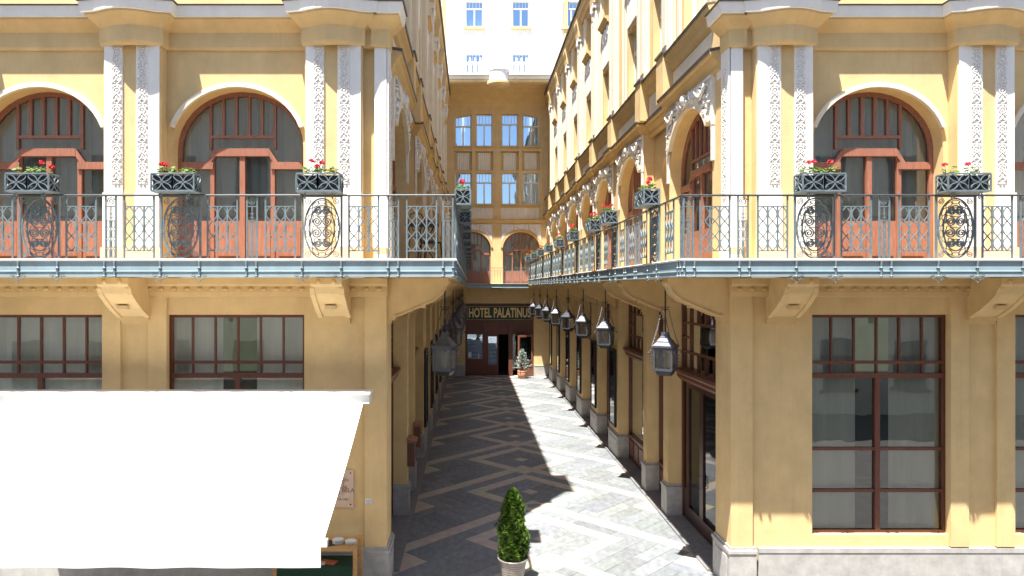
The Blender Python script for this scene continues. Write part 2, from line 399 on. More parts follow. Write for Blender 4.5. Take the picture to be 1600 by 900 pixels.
def chain_panel(wd=0.15):
    m = MB(); h = wd / 2
    for x in (-h, h): m.box(x - 0.01, x + 0.01, -0.01, 0.01, 0, RH)
    m.box(-0.007, 0.007, -0.007, 0.007, 0, RH - 0.15)
    m.box(-h, h, -0.008, 0.008, RH - 0.158, RH - 0.142)
    m.tube(spiral(0, RH - 0.075, 0.062, 1.9, 0.4), 0.0075, 4)
    for k in range(3):
        z = RH - 0.26 - k * 0.055
        m.box(-0.03, 0.03, -0.01, 0.01, z - 0.006, z + 0.006)
    zl = RH * 0.62; L = zl / 4
    for sx in (-1, 1):
        for k in range(4):
            zc = 0.01 + L * (k + 0.5)
            m.tube([(sx * h * 0.5 + 0.02 * max(-1, min(1, 1.5 * math.cos(q))), 0, zc + L * 0.46 * math.sin(q)) for q in [2 * PI * i / 12 for i in range(12)]], 0.007, 4, closed=True)
    return m.mesh('chain_panel', IRON)
def oval_panel(wd):
    m = MB(); h = wd / 2
    for x in (-h, h): m.box(x - 0.014, x + 0.014, -0.014, 0.014, -0.02, RH)
    cz = RH * 0.49; ro, rz = h - 0.03, RH * 0.475
    N = 36
    def ell(a, b, q, z0=0): return (a * math.cos(q), 0, cz + z0 + b * math.sin(q))
    m.tube([ell(ro, rz, 2 * PI * i / N) for i in range(N)], 0.014, 4, closed=True)
    m.tube([ell(ro * 0.70, rz * 0.76, 2 * PI * i / N) for i in range(N)], 0.013, 4, closed=True)
    for k in range(14):
        q = 2 * PI * (k + 0.5) / 14; c = Vector(ell(ro * 0.85, rz * 0.88, q)); t = Vector((-ro * math.sin(q), 0, rz * math.cos(q))).normalized(); nn = Vector((t.z, 0, -t.x))
        m.tube([tuple(c + t * 0.062 * math.cos(a) + nn * 0.028 * math.sin(a)) for a in [2 * PI * i / 10 for i in range(10)]], 0.0075, 4, closed=True)
        m.blob(ell(ro * 0.85, rz * 0.88, 2 * PI * k / 14), 0.011, 0.011, 0.011, 5, 3)
    for k, (z, r) in enumerate(((0.25, 0.055), (0.10, 0.073), (-0.07, 0.078), (-0.225, 0.058))):
        z = z * RH / 0.93
        for sx in (-1, 1): m.tube(spiral(sx * (r + 0.004), cz + z, r, 2.1, PI * 0.5, sx), 0.0125, 4)
        for sx in (-1, 1): m.tube([(sx * 0.004, 0, cz + z + r), (sx * (r + 0.05), 0, cz + z + r * 1.35), (sx * min(ro * 0.68, 2.1 * r), 0, cz + z - 0.03)], 0.009, 4)
    for sx in (-1, 1):
        for z in (0.07, RH - 0.075):
            m.tube(spiral(sx * (h - 0.075), z, 0.05, 1.8, PI * 0.5, sx), 0.007, 4)
    m.box(-h, h, -0.008, 0.008, RH - 0.012, RH); m.box(-h, h, -0.008, 0.008, 0, 0.012)
    return m.mesh('oval_panel', IRON)
EYE_P = eye_panel(0.44); CHAIN_P = chain_panel(); OVAL_P = oval_panel(0.58); EYE_S = eye_panel(0.36)
def stud(pend):
    m = MB(); m.box(-0.012, 0.012, -0.012, 0.012, -0.24, 0.02)
    m.lathe([(0.014, -0.11), (0.026, -0.095), (0.014, -0.08)], 8); m.lathe([(0.012, -0.245), (0.024, -0.235), (0.024, -0.215), (0.012, -0.20)], 8)
    if pend:
        for sx in (-1, 1):
            m.tube([(sx * 0.085 + 0.03 * math.cos(q) * sx, 0, -0.225 + 0.03 * math.sin(q)) for q in [0.4 + 4.6 * i / 10 for i in range(11)]] , 0.006, 4)
            m.tube([(sx * 0.085, 0, -0.255), (sx * 0.05, 0, -0.27), (sx * 0.018, 0, -0.285), (0, 0, -0.325)], 0.006, 4)
    return m.mesh('stud', IRON)
STUD = stud(False); PEND = stud(True)
# pilaster ornament motif (0.17 wide, 0.33 high, in the x-z plane, facing -y)
def motif():
    m = MB(); r = random.Random(3)
    m.tube([(0.05 * math.cos(q), -0.006, 0.24 + 0.05 * math.sin(q)) for q in [2 * PI * i / 14 for i in range(14)]], 0.011, 5, closed=True)
    m.blob((0, -0.006, 0.24), 0.022, 0.014, 0.022)
    for sx in (-1, 1):
        m.tube([(sx * (0.015 + 0.055 * math.sin(PI * t)), -0.006, 0.03 + 0.15 * t) for t in [i / 8 for i in range(9)]], 0.010, 5)
        m.blob((sx * 0.066, -0.004, 0.30), 0.02, 0.014, 0.028); m.blob((sx * 0.06, -0.004, 0.165), 0.022, 0.014, 0.02)
        m.tube([(sx * 0.01, -0.005, 0.10), (sx * 0.045, -0.007, 0.075), (sx * 0.075, -0.005, 0.04)], 0.010, 5)
        m.blob((sx * 0.03, -0.005, 0.005), 0.024, 0.014, 0.014)
    m.blob((0, -0.006, 0.12), 0.02, 0.014, 0.035)
    return m.mesh('ornament', STUCCO, True)
MOTIF = motif()
# stucco relief above an arch: centred at u=0, z measured from the arch springing
def relief_mesh(hw, rise, top):
    m = MB(); r = random.Random(11)
    def az(u): return rise * math.sqrt(max(0, 1 - (u / hw) ** 2)) if abs(u) < hw else 0
    for sx in (-1, 1):
        for k in range(95):
            u = sx * r.uniform(0.30, hw * 1.0); lo = max(az(u) + 0.14, rise * 0.45); hi = top - 0.05
            if hi - lo < 0.05: continue
            z = r.uniform(lo, hi); q = r.uniform(0.014, 0.036)
            m.blob((u, -0.02, z), q * r.uniform(0.8, 1.9), 0.04, q * r.uniform(0.8, 1.5), 6, 4)
        # scroll and swag in each corner field
        m.tube([(x, -0.06, z) for x, _, z in spiral(sx * hw * 0.72, top - 0.22, 0.15, 1.6, 0.6, sx, 18)], 0.028, 5)
        m.tube([(sx * (hw * 0.95 - 0.55 * t), -0.07, top - 0.12 - 0.16 * math.sin(PI * t)) for t in [i / 8 for i in range(9)]], 0.032, 5)
        m.box(sx * 0.36 - 0.02, sx * 0.36 + 0.02, -0.09, 0, rise + 0.05, top - 0.01)
        m.box(sx * 0.46 - 0.012, sx * 0.46 + 0.012, -0.07, 0, rise + 0.0, top - 0.01)
    m.box(-hw - 0.1, hw + 0.1, -0.035, 0, top - 0.05, top - 0.005)
    m.blob((0, -0.06, (rise + top) / 2 + 0.05), 0.13, 0.08, 0.12, 8, 5); m.tube([(0.2 * math.cos(q), -0.06, top - 0.13 + 0.1 * math.sin(q)) for q in [PI + PI * i / 8 for i in range(9)]], 0.03, 5)
    return m.mesh('stucco_relief', STUCCO, True)

# ------------------------------------------------------------------ windows
def bars(m, L):
    for b in L: m.box(*b)
    return m
def arch_window(xf, par, uc, hw, z0, zs, rise, d, wood, paneM=GL, curtain=True, door=True):
    f = MB(xf); e = 0.07
    f.arch_ring(uc, hw - e, rise - e, hw, rise, zs, 0, PI, d, d + 0.09)
    for q in (-1, 1): f.box(*sorted((uc + q * hw, uc + q * (hw - e))), d, d + 0.09, z0, zs)
    zt = zs - 0.12
    f.box(uc - hw + e, uc - hw * 0.45, d - 0.03, d + 0.08, zt - 0.22, zt - 0.10); f.box(uc + hw * 0.45, uc + hw - e, d - 0.03, d + 0.08, zt - 0.22, zt - 0.10)
    f.box(uc - hw * 0.42, uc + hw * 0.42, d - 0.035, d + 0.08, zt, zt + 0.13)
    for q in (-1, 1):
        f.prism([(uc + q * hw * 0.42, zt), (uc + q * hw * 0.42, zt + 0.13), (uc + q * hw * 0.55, zt - 0.10), (uc + q * hw * 0.55, zt - 0.22)], 1, d - 0.028, d + 0.075)
        f.box(uc + q * hw * 0.47 - 0.035, uc + q * hw * 0.47 + 0.035, d, d + 0.08, z0, zt)
    f.box(uc - 0.045, uc + 0.045, d - 0.01, d + 0.08, z0, zt)
    fan = hw * 0.5
    for k in range(6):
        u = uc - fan + 2 * fan * k / 5; zz = zs + (rise - e) * math.sqrt(max(0, 1 - ((u - uc) / (hw - e)) ** 2))
        f.box(u - 0.022, u + 0.022, d + 0.01, d + 0.07, zt + (0.33 if 0 < k < 5 else 0.13), zz)
    f.box(uc - fan, uc + fan, d + 0.008, d + 0.072, zt + 0.31, zt + 0.36)
    win = obj('window', f, wood, par)
    if door:
        pm = MB(xf); pm.box(uc - hw + 0.02, uc + hw - 0.02, d + 0.02, d + 0.07, z0, z0 + 0.72)
        for k in range(4):
            a = uc - hw * 0.9 + k * hw * 0.47
            pm.box(a, a + hw * 0.34, d + 0.005, d + 0.02, z0 + 0.12, z0 + 0.6)
        obj('door_panel', pm, wood, win)
    p = MB(xf); zl = z0 + (0.72 if door else 0)
    pts = arch_pts(uc, hw - 0.02, zs, rise - 0.02, 14)
    p.add([(uc - hw + 0.02, d + 0.05, zl)] + [(a, d + 0.05, z) for a, z in pts] + [(uc + hw - 0.02, d + 0.05, zl)], [tuple(range(len(pts) + 2))])
    obj('pane', p, paneM, win)
    if curtain:
        c = MB(xf); n = 44; ph = R.uniform(0, 9)
        for k in range(n):
            a, b_ = [uc - hw + 2 * hw * t / n for t in (k, k + 1)]
            da, db = [d + 0.20 + 0.025 * math.sin(t * 1.15 + ph) + 0.012 * math.sin(t * 2.7) for t in (k, k + 1)]
            c.quad((a, da, zl), (b_, db, zl), (b_, db, zs + rise), (a, da, zs + rise))
        obj('curtain', c, CURT, win)
    return win
def rect_window(xf, par, u0, u1, z0, z1, d, frameM, paneM, split=0.68, top=None, curtain=True, muntin=5):
    f = MB(xf); e = 0.05
    za = zb = z1
    if top: za, zb = top      # slanted head: heights at u0 and u1
    f.box(u0, u0 + e, d, d + 0.07, z0, za); f.box(u1 - e, u1, d, d + 0.07, z0, zb); f.box(u0 + e, u1 - e, d, d + 0.07, z0, z0 + e)
    f.prism([(u0 + e, za - e), (u1 - e, zb - e), (u1 - e, zb), (u0 + e, za)], 1, d, d + 0.07)
    zt = z0 + (min(za, zb) - z0) * split
    f.box(u0 + e, u1 - e, d - 0.015, d + 0.065, zt - 0.04, zt + 0.04); uc = (u0 + u1) / 2
    f.box(uc - 0.04, uc + 0.04, d - 0.01, d + 0.065, z0 + e, zt - 0.04)
    for k in range(1, muntin):
        u = u0 + (u1 - u0) * k / muntin
        f.box(u - 0.014, u + 0.014, d + 0.01, d + 0.06, zt + 0.04, za + (zb - za) * k / muntin - e)
    win = obj('window', f, frameM, par)
    p = MB(xf); p.quad((u0 + 0.02, d + 0.04, z0 + 0.02), (u1 - 0.02, d + 0.04, z0 + 0.02), (u1 - 0.02, d + 0.04, zb - 0.02), (u0 + 0.02, d + 0.04, za - 0.02)); obj('pane', p, paneM, win)
    if curtain:
        c = MB(xf); n = 24; ph = R.uniform(0, 9); gap = R.choice((0, 0, 0.12))
        for k in range(n):
            if gap and abs((k + 0.5) / n - 0.5) < gap: continue
            a, b_ = [u0 + (u1 - u0) * t / n for t in (k, k + 1)]; da, db = [d + 0.15 + 0.02 * math.sin(t * 1.25 + ph) for t in (k, k + 1)]
            c.quad((a, da, z0), (b_, db, z0), (b_, db, max(za, zb)), (a, da, max(za, zb)))
        obj('curtain', c, CURT, win)
    return win
def room(xf, par, u0, u1, z0, z1, d0, d1, m):
    r = MB(xf); r.quad((u0, d1, z0), (u1, d1, z0), (u1, d1, z1), (u0, d1, z1))
    for u in (u0, u1): r.quad((u, d0, z0), (u, d1, z0), (u, d1, z1), (u, d0, z1))
    for z in (z0, z1): r.quad((u0, d0, z), (u1, d0, z), (u1, d1, z), (u0, d1, z))
    return obj('interior', r, m, par)

# ------------------------------------------------------------------ one wing of the hotel
PIERS = [(19.85 + 3.2 * k, 21.1 + 3.2 * k) for k in range(6)]
BAYS = [(13.4, 1.30), (18.35, 1.30)] + [(21.9 + 3.2 * k, 1.25) for k in range(5)] + [(37.62, 0.80)]
PIL = [14.9, 16.85] + [20.3 + 3.2 * k for k in range(6)]       # pilaster axes
ZS, RISE, ZC = 7.36, 1.12, 8.78
REL = relief_mesh(1.30, RISE, ZC - ZS - 0.02); RELW = relief_mesh(1.0, 0.9, 1.35)

def shop_bay(xf, par, a, b, top, style, separate):
    d = 0.30; f = MB(xf); e = 0.07
    bars(f, [(a, a + e, d, d + 0.1, 0.06, top), (b - e, b, d, d + 0.1, 0.06, top), (a + e, b - e, d, d + 0.1, top - e, top)])
    z0, z1 = 3.27, top - e
    zl, zh = z0 + 0.36, z1 - 0.36; n = 6 if b - a > 2.3 else 4; cw = (b - a - 2 * e) / n
    bars(f, [(a + e, b - e, d + 0.01, d + 0.08, z - 0.022, z + 0.022) for z in (zl, zh)])
    for k in range(1, n):
        u = a + e + cw * k
        f.box(u - 0.02, u + 0.02, d + 0.012, d + 0.075, z0, zl - 0.022); f.box(u - 0.02, u + 0.02, d + 0.012, d + 0.075, zh + 0.022, z1)
    for q in (1, n - 1):
        u = a + e + cw * q; f.box(u - 0.022, u + 0.022, d + 0.012, d + 0.075, zl + 0.022, zh - 0.022)
    zm = (zl + zh) / 2
    f.box(a + e, a + e + cw - 0.022, d + 0.012, d + 0.075, zm - 0.02, zm + 0.02); f.box(b - e - cw + 0.022, b - e, d + 0.012, d + 0.075, zm - 0.02, zm + 0.02)
    win = obj('shop_window' if style == 'window' else 'shop_entrance', f, BROWN, par)
    t = MB(xf); prof = [(d - 0.02, 3.0), (d - 0.10, 3.08), (d - 0.10, 3.14), (d - 0.16, 3.20), (d - 0.16, 3.26), (d + 0.02, 3.27), (d + 0.09, 3.27), (d + 0.09, 3.0)]
    t.prism(prof, 0, a + 0.005, b - 0.005); obj('transom_beam', t, BROWN, win)
    cells = [(a + e + cw * k, a + e + cw * (k + 1), z, zz) for k in range(n) for z, zz in ((z0, zl), (zh, z1))]
    cells += [(q, q + cw, z, zz) for q in (a + e, b - e - cw) for z, zz in ((zl, zm), (zm, zh))] + [(a + e + cw, b - e - cw, zl, zh)]
    low = [(a + e, b - e, 0.78, 3.0)] if style == 'window' else []
    if separate:
        for c in cells + low:
            p = MB(xf); p.quad((c[0], d + 0.05, c[2]), (c[1], d + 0.05, c[2]), (c[1], d + 0.05, c[3]), (c[0], d + 0.05, c[3])); obj('pane', p, GLD, win)
    else:
        p = MB(xf); p.quad((a + e, d + 0.05, 0.78 if low else 3.27), (b - e, d + 0.05, 0.78 if low else 3.27), (b - e, d + 0.05, z1), (a + e, d + 0.05, z1)); obj('pane', p, GLD, win)
    if style == 'window':
        s = MB(xf); s.box(a + e, b - e, d + 0.02, d + 0.09, 0.06, 0.70); s.box(a + e, b - e, d - 0.03, d + 0.09, 0.70, 0.78)
        n2 = max(2, int((b - a) / 0.5)); pw = (b - a - 2 * e) / n2
        for k in range(n2): s.box(a + e + pw * k + 0.06, a + e + pw * (k + 1) - 0.06, d - 0.005, d + 0.02, 0.16, 0.62)
        obj('stall_riser', s, BROWN, win)
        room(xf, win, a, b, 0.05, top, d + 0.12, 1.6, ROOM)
    else:
        # glazed double door, one leaf ajar to the inside
        mid = (a + b) / 2
        for q, (x0, x1) in enumerate(((a + e + 0.32, mid + 0.25), (mid + 0.25, b - e - 0.25))):
            l = MB(xf); bars(l, [(x0, x0 + 0.1, d + 0.02, d + 0.08, 0.06, 3.0), (x1 - 0.1, x1, d + 0.02, d + 0.08, 0.06, 3.0), (x0 + 0.1, x1 - 0.1, d + 0.02, d + 0.08, 2.88, 3.0), (x0 + 0.1, x1 - 0.1, d + 0.02, d + 0.08, 0.06, 0.36)])
            dd = obj('door', l, DARKWOOD, win)
            p = MB(xf); p.quad((x0 + 0.1, d + 0.05, 0.36), (x1 - 0.1, d + 0.05, 0.36), (x1 - 0.1, d + 0.05, 2.88), (x0 + 0.1, d + 0.05, 2.88)); obj('pane', p, GLD, dd)
            hd = MB(xf); u = x1 - 0.05 if q == 0 else x0 + 0.05
            hd.tube([(u, d + 0.0, 0.98), (u, d - 0.04, 1.0), (u, d - 0.04, 1.22), (u, d + 0.0, 1.24)], 0.008, 6); obj('handle', hd, LANT, dd)
        for x0, x1 in ((a + e, a + e + 0.32), (b - e - 0.25, b - e)):
            sd = MB(xf); bars(sd, [(x0, x0 + 0.06, d + 0.02, d + 0.08, 0.06, 3.0), (x1 - 0.06, x1, d + 0.018, d + 0.078, 0.06, 3.0), (x0 + 0.06, x1 - 0.06, d + 0.025, d + 0.07, 0.06, 0.7)])
            obj('side_light', sd, DARKWOOD, win)
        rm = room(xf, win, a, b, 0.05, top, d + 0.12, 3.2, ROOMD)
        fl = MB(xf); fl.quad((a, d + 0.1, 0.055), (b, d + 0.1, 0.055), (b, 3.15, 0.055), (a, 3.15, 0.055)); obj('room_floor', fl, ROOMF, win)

def console_mesh(width, reach):
    """curved bracket: local x = along the wall, y = outward (negative), z up, top at 0"""
    prof = [(0, 0), (-reach, 0), (-reach, -0.10), (-reach + 0.05, -0.15), (-reach + 0.10, -0.25), (-reach + 0.24, -0.36), (-reach * 0.45, -0.50), (-reach * 0.22, -0.60), (-0.12, -0.63), (-0.12, -0.70), (-0.05, -0.70), (-0.05, -0.76), (0, -0.76)]
    m = MB(); m.prism(prof, 0, -width / 2, width / 2)
    p2 = [(y * 0.985 - 0.012, z - 0.022) for y, z in prof[3:9]] ; p3 = [(y, z + 0.006) for y, z in reversed(prof[3:9])]
    m.prism(p2 + p3, 0, -width / 2 - 0.025, -width / 2 + 0.05); m.prism(p2 + p3, 0, width / 2 - 0.05, width / 2 + 0.025)
    for sx in (-1, 1): m.blob((sx * width * 0.25, -reach - 0.005, -0.065), 0.035, 0.03, 0.035, 8, 5)
    m.box(-width * 0.18, width * 0.18, -reach * 0.62, -reach * 0.52, -0.50, -0.44)
    return m.mesh('console', YELLOW)
CONS = console_mesh(0.34, 1.02); CONF = console_mesh(0.48, 0.80)

def wing(s, label):
    xf = Wf(s); ff = Ff(s)
    B = thing('hotel_wing', label, 'building', (C + s * (HW + 3), 24, 0))
    # --- ground floor piers with stone plinths
    spans = [(YF, 11.95), (14.85, 15.2), (16.65, 16.97)] + PIERS
    for k, (a, b) in enumerate(spans):
        p = MB(xf)
        if k == 0: p.box(a + 0.004, b, 0.004, 0.355, 0.70, ZB0)
        else: p.box(a, b, 0.0, 0.40, 0.70, ZB0)
        if k > 0: p.box(a - 0.02, b + 0.02, -0.02, 0.05, 4.32, 4.40)
        pier = obj('pier', p, YELLOW, B)
        q = MB(xf); e = 0.035; y0 = a - e
        q.box(y0, b + e, -e, 0.41, 0, 0.62); q.box(y0 - 0.015, b + e + 0.015, -e - 0.018, 0.42, 0.62, 0.67); q.box(y0 + 0.02, b + e - 0.02, -0.02, 0.41, 0.67, 0.72)
        if b - a > 0.4: q.box(a + 0.09, b - 0.09, -e - 0.012, -e, 0.09, 0.54)
        obj('plinth', q, STONE, pier)
        if k >= 3:   # narrow black display case on the pier face
            c = MB(xf); u0, u1 = a + 0.22, b - 0.22
            bars(c, [(u0, u0 + 0.05, -0.075, 0, 0.88, 3.16), (u1 - 0.05, u1, -0.075, 0, 0.88, 3.16), (u0 + 0.05, u1 - 0.05, -0.075, 0, 0.88, 0.94), (u0 + 0.05, u1 - 0.05, -0.075, 0, 3.08, 3.16), (u0 + 0.05, u1 - 0.05, -0.012, 0, 0.94, 3.08)])
            case = obj('display_case', c, BLACK, pier)
            g_ = MB(xf); g_.quad((u0 + 0.05, -0.055, 0.94), (u1 - 0.05, -0.055, 0.94), (u1 - 0.05, -0.055, 3.08), (u0 + 0.05, -0.055, 3.08)); obj('pane', g_, GLD, case)
    st = MB(xf); st.box(YF + 0.75, YB - 0.05, -0.13, 3.4, -0.02, 0.045); obj('threshold_slab', st, STEPST, B)
    sc = MB(xf)
    for a, b in zip([x[1] for x in spans], [x[0] for x in spans[1:]] + [YB]): sc.box(a, b, 0.05, 0.45, 4.68, ZB0)
    obj('lintel_wall', sc, YELLOW, B)
    shop_bay(xf, B, 11.95, 14.85, 4.68, 'door', True)
    shop_bay(xf, B, 15.2, 16.65, 4.68, 'window', False)
    shop_bay(xf, B, 16.97, 19.85, 4.68, 'window', True)
    for k in range(6):
        a = PIERS[k][1]; b = PIERS[k + 1][0] if k < 5 else YB - 0.02
        shop_bay(xf, B, a, b, 4.68, 'window', False)
    # consoles below the balcony
    for y in [11.48, 15.02, 16.81] + [sum(p) / 2 - 0.1 for p in PIERS]:
        obj('console', CONS, YELLOW, B, loc=xf(y, 0.0, ZB0 - 0.004), rz=-s * PI / 2)
    # --- first floor: arches
    aw = MB(xf); edges = [YF + 0.0, 14.9, 16.85] + PIL[2:] + [YB]
    segs = [(YF, 14.75, 13.4, 1.30), (16.97, 20.3, 18.35, 1.30)] + [(20.3 + 3.2 * k, 23.5 + 3.2 * k, 21.9 + 3.2 * k, 1.25) for k in range(5)] + [(36.3, YB, 37.62, 0.80)]
    for a, b, c, h in segs: aw.arch_wall(a, b, ZB1 - 0.3, ZC + 0.3, c, h, ZS, RISE if h > 1 else 0.9, 0, 0.50)
    aw.arch_wall(14.75, 16.97, ZB1 - 0.3, ZC + 0.3, 15.86, 0.50, 7.55, 0.55, 0.28, 0.6)
    for q in (14.75, 16.97): aw.quad((q, 0, ZB1 - 0.3), (q, 0.28, ZB1 - 0.3), (q, 0.28, ZC + 0.3), (q, 0, ZC + 0.3))
    obj('arcade_wall', aw, YELLOW, B)
    for a, b, c, h in segs:
        ri = RISE if h > 1 else 0.9
        arch_window(xf, B, c, h, ZB1, ZS, ri, 0.24, REDWOOD)
        hm = MB(xf); hm.arch_ring(c, h, ri, h + 0.13, ri + 0.13, ZS, 0.16 * PI, 0.84 * PI, -0.085, -0.001); hm.arch_ring(c, h + 0.135, ri + 0.135, h + 0.17, ri + 0.17, ZS, 0.16 * PI, 0.84 * PI, -0.055, -0.001)
        obj('arch_moulding', hm, CREAM, B)
        sp = MB(xf); t0 = 0.13 * PI; pts = arch_pts(c, h + 0.172, ZS, ri + 0.172, 20, PI - t0, t0); zt = ZC
        L = [(c - h - 0.12, pts[0][1])] + pts + [(c + h + 0.12, pts[-1][1])]
        for (a1, z1), (a2, z2) in zip(L, L[1:]):
            sp.quad((a1, -0.045, z1), (a2, -0.045, z2), (a2, -0.045, zt), (a1, -0.045, zt)); sp.quad((a1, -0.045, z1), (a2, -0.045, z2), (a2, 0, z2), (a1, 0, z1))
        for q in (0, -1): sp.quad((L[q][0], -0.045, L[q][1]), (L[q][0], 0, L[q][1]), (L[q][0], 0, zt), (L[q][0], -0.045, zt))
        for sg in (-1, 1): sp.box(c + sg * (h + 0.06) - 0.05, c + sg * (h + 0.06) + 0.05, -0.04, 0, 7.25, L[0][1])
        pl = obj('spandrel', sp, STUCCO, B)
        if h > 1:
            o = obj('stucco_relief', REL, STUCCO, pl, loc=xf(c, -0.045, ZS), rz=-s * PI / 2)
    arch_window(xf, B, 15.86, 0.50, ZB1, 7.55, 0.55, 0.52, REDWOOD)
    # --- cornice, parapet band, upper storeys
    prof = [(0, 8.70), (0.06, 8.76), (0.075, 8.83), (0.14, 8.92), (0.16, 8.97), (0.205, 8.99), (0.205, 9.045), (0.0, 9.07)]
    lead = [(0, 9.072), (0.215, 9.03), (0.225, 9.085), (0, 9.125)]
    segc = [(YF + 0.75, 14.72, 0.0), (14.72, 17.0, 0.16)] + [(17.0, 20.02, 0.0)]
    path = [(YF + 0.40, 0.0), (14.7, 0.0), (14.7, 0.2), (17.02, 0.2), (17.02, 0.0), (20.05, 0), (20.05, -0.06), (20.55, -0.06), (20.55, 0)]
    for k in range(1, 6): y = 20.3 + 3.2 * k; path += [(y - 0.25, 0), (y - 0.25, -0.06), (y + 0.25, -0.06), (y + 0.25, 0)]
    path += [(YB, 0)]
    wp = [xf(u, d, 0)[:2] for u, d in path]
    co = MB(); co.sweep(wp, prof, -s); obj('cornice', co, YELLOW2, B)
    le = MB(); le.sweep(wp, lead, -s); obj('flashing', le, LEAD, B)
    up = MB(xf); wins = []
    for c, h in BAYS[:-1] + [(15.88, 0.4)]:
        ww = 0.50 if h > 1 else 0.38
        wins += [(c - ww, c + ww, 10.16, 12.0), (c - ww, c + ww, 13.55, 15.05)]
    up.holes(YF, YB, 9.05, 15.4, wins, 0.06, 0.32); up.quad((YF, 0.0, 9.05), (YB, 0.0, 9.05), (YB, 0.06, 9.05), (YF, 0.06, 9.05))
    obj('upper_wall', up, YELLOW, B)
    for k, (a, b, z0, z1) in enumerate(wins):
        rect_window(xf, B, a, b, z0, z1, 0.22, WFRAME, GL, muntin=3)
        h_ = MB(xf)
        if z0 > 13:
            h_.prism([(0.06, z0 - 0.02), (-0.13, z0 - 0.03), (-0.13, z0 - 0.08), (-0.06, z0 - 0.12), (-0.02, z0 - 0.2), (0.06, z0 - 0.24)], 0, a - 0.06, b + 0.06)
            obj('window_sill', h_, YELLOW2, B)
            pn = MB(xf); pn.box(a - 0.02, b + 0.02, 0.02, 0.06, 12.12, z0 - 0.30)
            for q in range(5): u = a + (b - a) * (q + 0.5) / 5; pn.blob((u, 0.02, z0 - 0.42 - (0.12 if q % 2 else 0.0)), 0.07, 0.06, 0.18, 6, 4)
            obj('spandrel_panel', pn, WHITE, B)
    pb = MB(xf)          # parapet band: sill course + dies
    cr = []
    for (a, b) in [(YF + 0.7, 14.62), (15.18, 16.57)] + [(PIL[i] + 0.28, PIL[i + 1] - 0.28) for i in range(1, 7)] + [(36.58, YB)]:
        cr.append((a, b)); pb.prism([(0.06, 9.62), (-0.02, 9.68), (-0.05, 9.80), (-0.12, 9.88), (-0.14, 9.96), (0.06, 9.985)], 0, a, b)
    obj('sill_course', pb, YELLOW2, B)
    ld = MB(xf)
    for a, b in cr: ld.prism([(0.07, 9.99), (-0.155, 9.945), (-0.165, 9.995), (0.07, 10.03)], 0, a, b)
    for y in PIL: ld.box(y - 0.30, y + 0.30, -0.205, 0.06, 10.035, 10.085)
    obj('flashing', ld, LEAD, B)
    pan = MB(xf)
    for a, b in cr: pan.box(a + 0.05, b - 0.05, 0.035, 0.06, 9.12, 9.60)
    obj('parapet_panel', pan, CREAM, B)
    for y in PIL:
        d_ = MB(xf); d_.box(y - 0.27, y + 0.27, -0.17, 0.06, 9.06, 10.034); obj('parapet_die', d_, YELLOW, B)
        pl = MB(xf); pl.box(y - 0.24, y + 0.24, -0.06, 0.06, 10.085, 14.55); pl.box(y - 0.15, y + 0.15, -0.085, -0.06, 10.25, 14.35)
        pil = obj('pilaster', pl, CREAM2, B)
        cp = MB(xf); cp.box(y - 0.27, y + 0.27, -0.14, 0.06, 14.55, 14.72); cp.blob((y, -0.10, 14.48), 0.17, 0.07, 0.20, 8, 5); cp.blob((y, -0.09, 14.26), 0.10, 0.05, 0.16, 7, 4); cp.blob((y, -0.08, 14.08), 0.05, 0.04, 0.12, 6, 4)
        for q in (-1, 1): cp.tube([(y + q * 0.14 + 0.08 * math.cos(t), -0.12, 14.60 + 0.08 * math.sin(t)) for t in [2 * PI * i / 10 for i in range(10)]], 0.025, 5, closed=True)
        obj('capital', cp, STUCCO, pil)
        bl = MB(xf); bl.prism([(0.06, 14.72), (-0.14, 14.72), (-0.16, 15.0), (-0.22, 15.25), (-0.22, 15.38), (0.06, 15.38)], 0, y - 0.30, y + 0.30); obj('eave_bracket', bl, YELLOW, B)
    for c, h in BAYS[:-1]:
        for u0_, u1_, dd_ in ((-0.82, -0.66, 0.01), (0.66, 0.82, 0.01), (-1.18, -1.08, 0.03), (1.08, 1.18, 0.03)):
            sw = MB(xf); sw.box(c + u0_, c + u1_, dd_, 0.06, 10.04, 15.15); obj('pale_strip', sw, CREAM2, B)
    ev = MB(xf); ev.prism([(0.06, 15.15), (-0.03, 15.2), (-0.06, 15.34), (-0.14, 15.42), (-0.16, 15.55), (-0.19, 15.58), (-0.19, 15.66), (0.06, 15.70)], 0, YF + 0.6, YB); obj('eave', ev, YELLOW2, B)
    gt = MB(xf); gt.prism([(-0.05, 15.70), (-0.22, 15.665), (-0.26, 15.70), (-0.26, 15.75), (-0.19, 15.75), (-0.05, 15.74)], 0, YF + 0.6, YB); obj('gutter', gt, LEAD, B)
    rf = MB(xf); rf.prism([(-0.05, 15.70), (2.6, 17.6), (9.0, 17.6), (9.0, 15.5), (0.05, 15.5)], 0, YF + 0.5, YB + 2); obj('roof', rf, ROOFM, B)
    at = MB(); x0 = C + s * (HW - 0.06); x1 = C + s * (HW + 1.3)
    at.box(min(x0, x1), max(x0, x1), YF + 0.12, YF + 1.35, 15.4, 17.75); x0 = C + s * (HW - 0.16); x1 = C + s * (HW + 1.4); at.box(min(x0, x1), max(x0, x1), YF + 0.02, YF + 1.45, 17.75, 18.0); obj('corner_attic', at, YELLOW, B)
    front(s, B, ff)
    return B

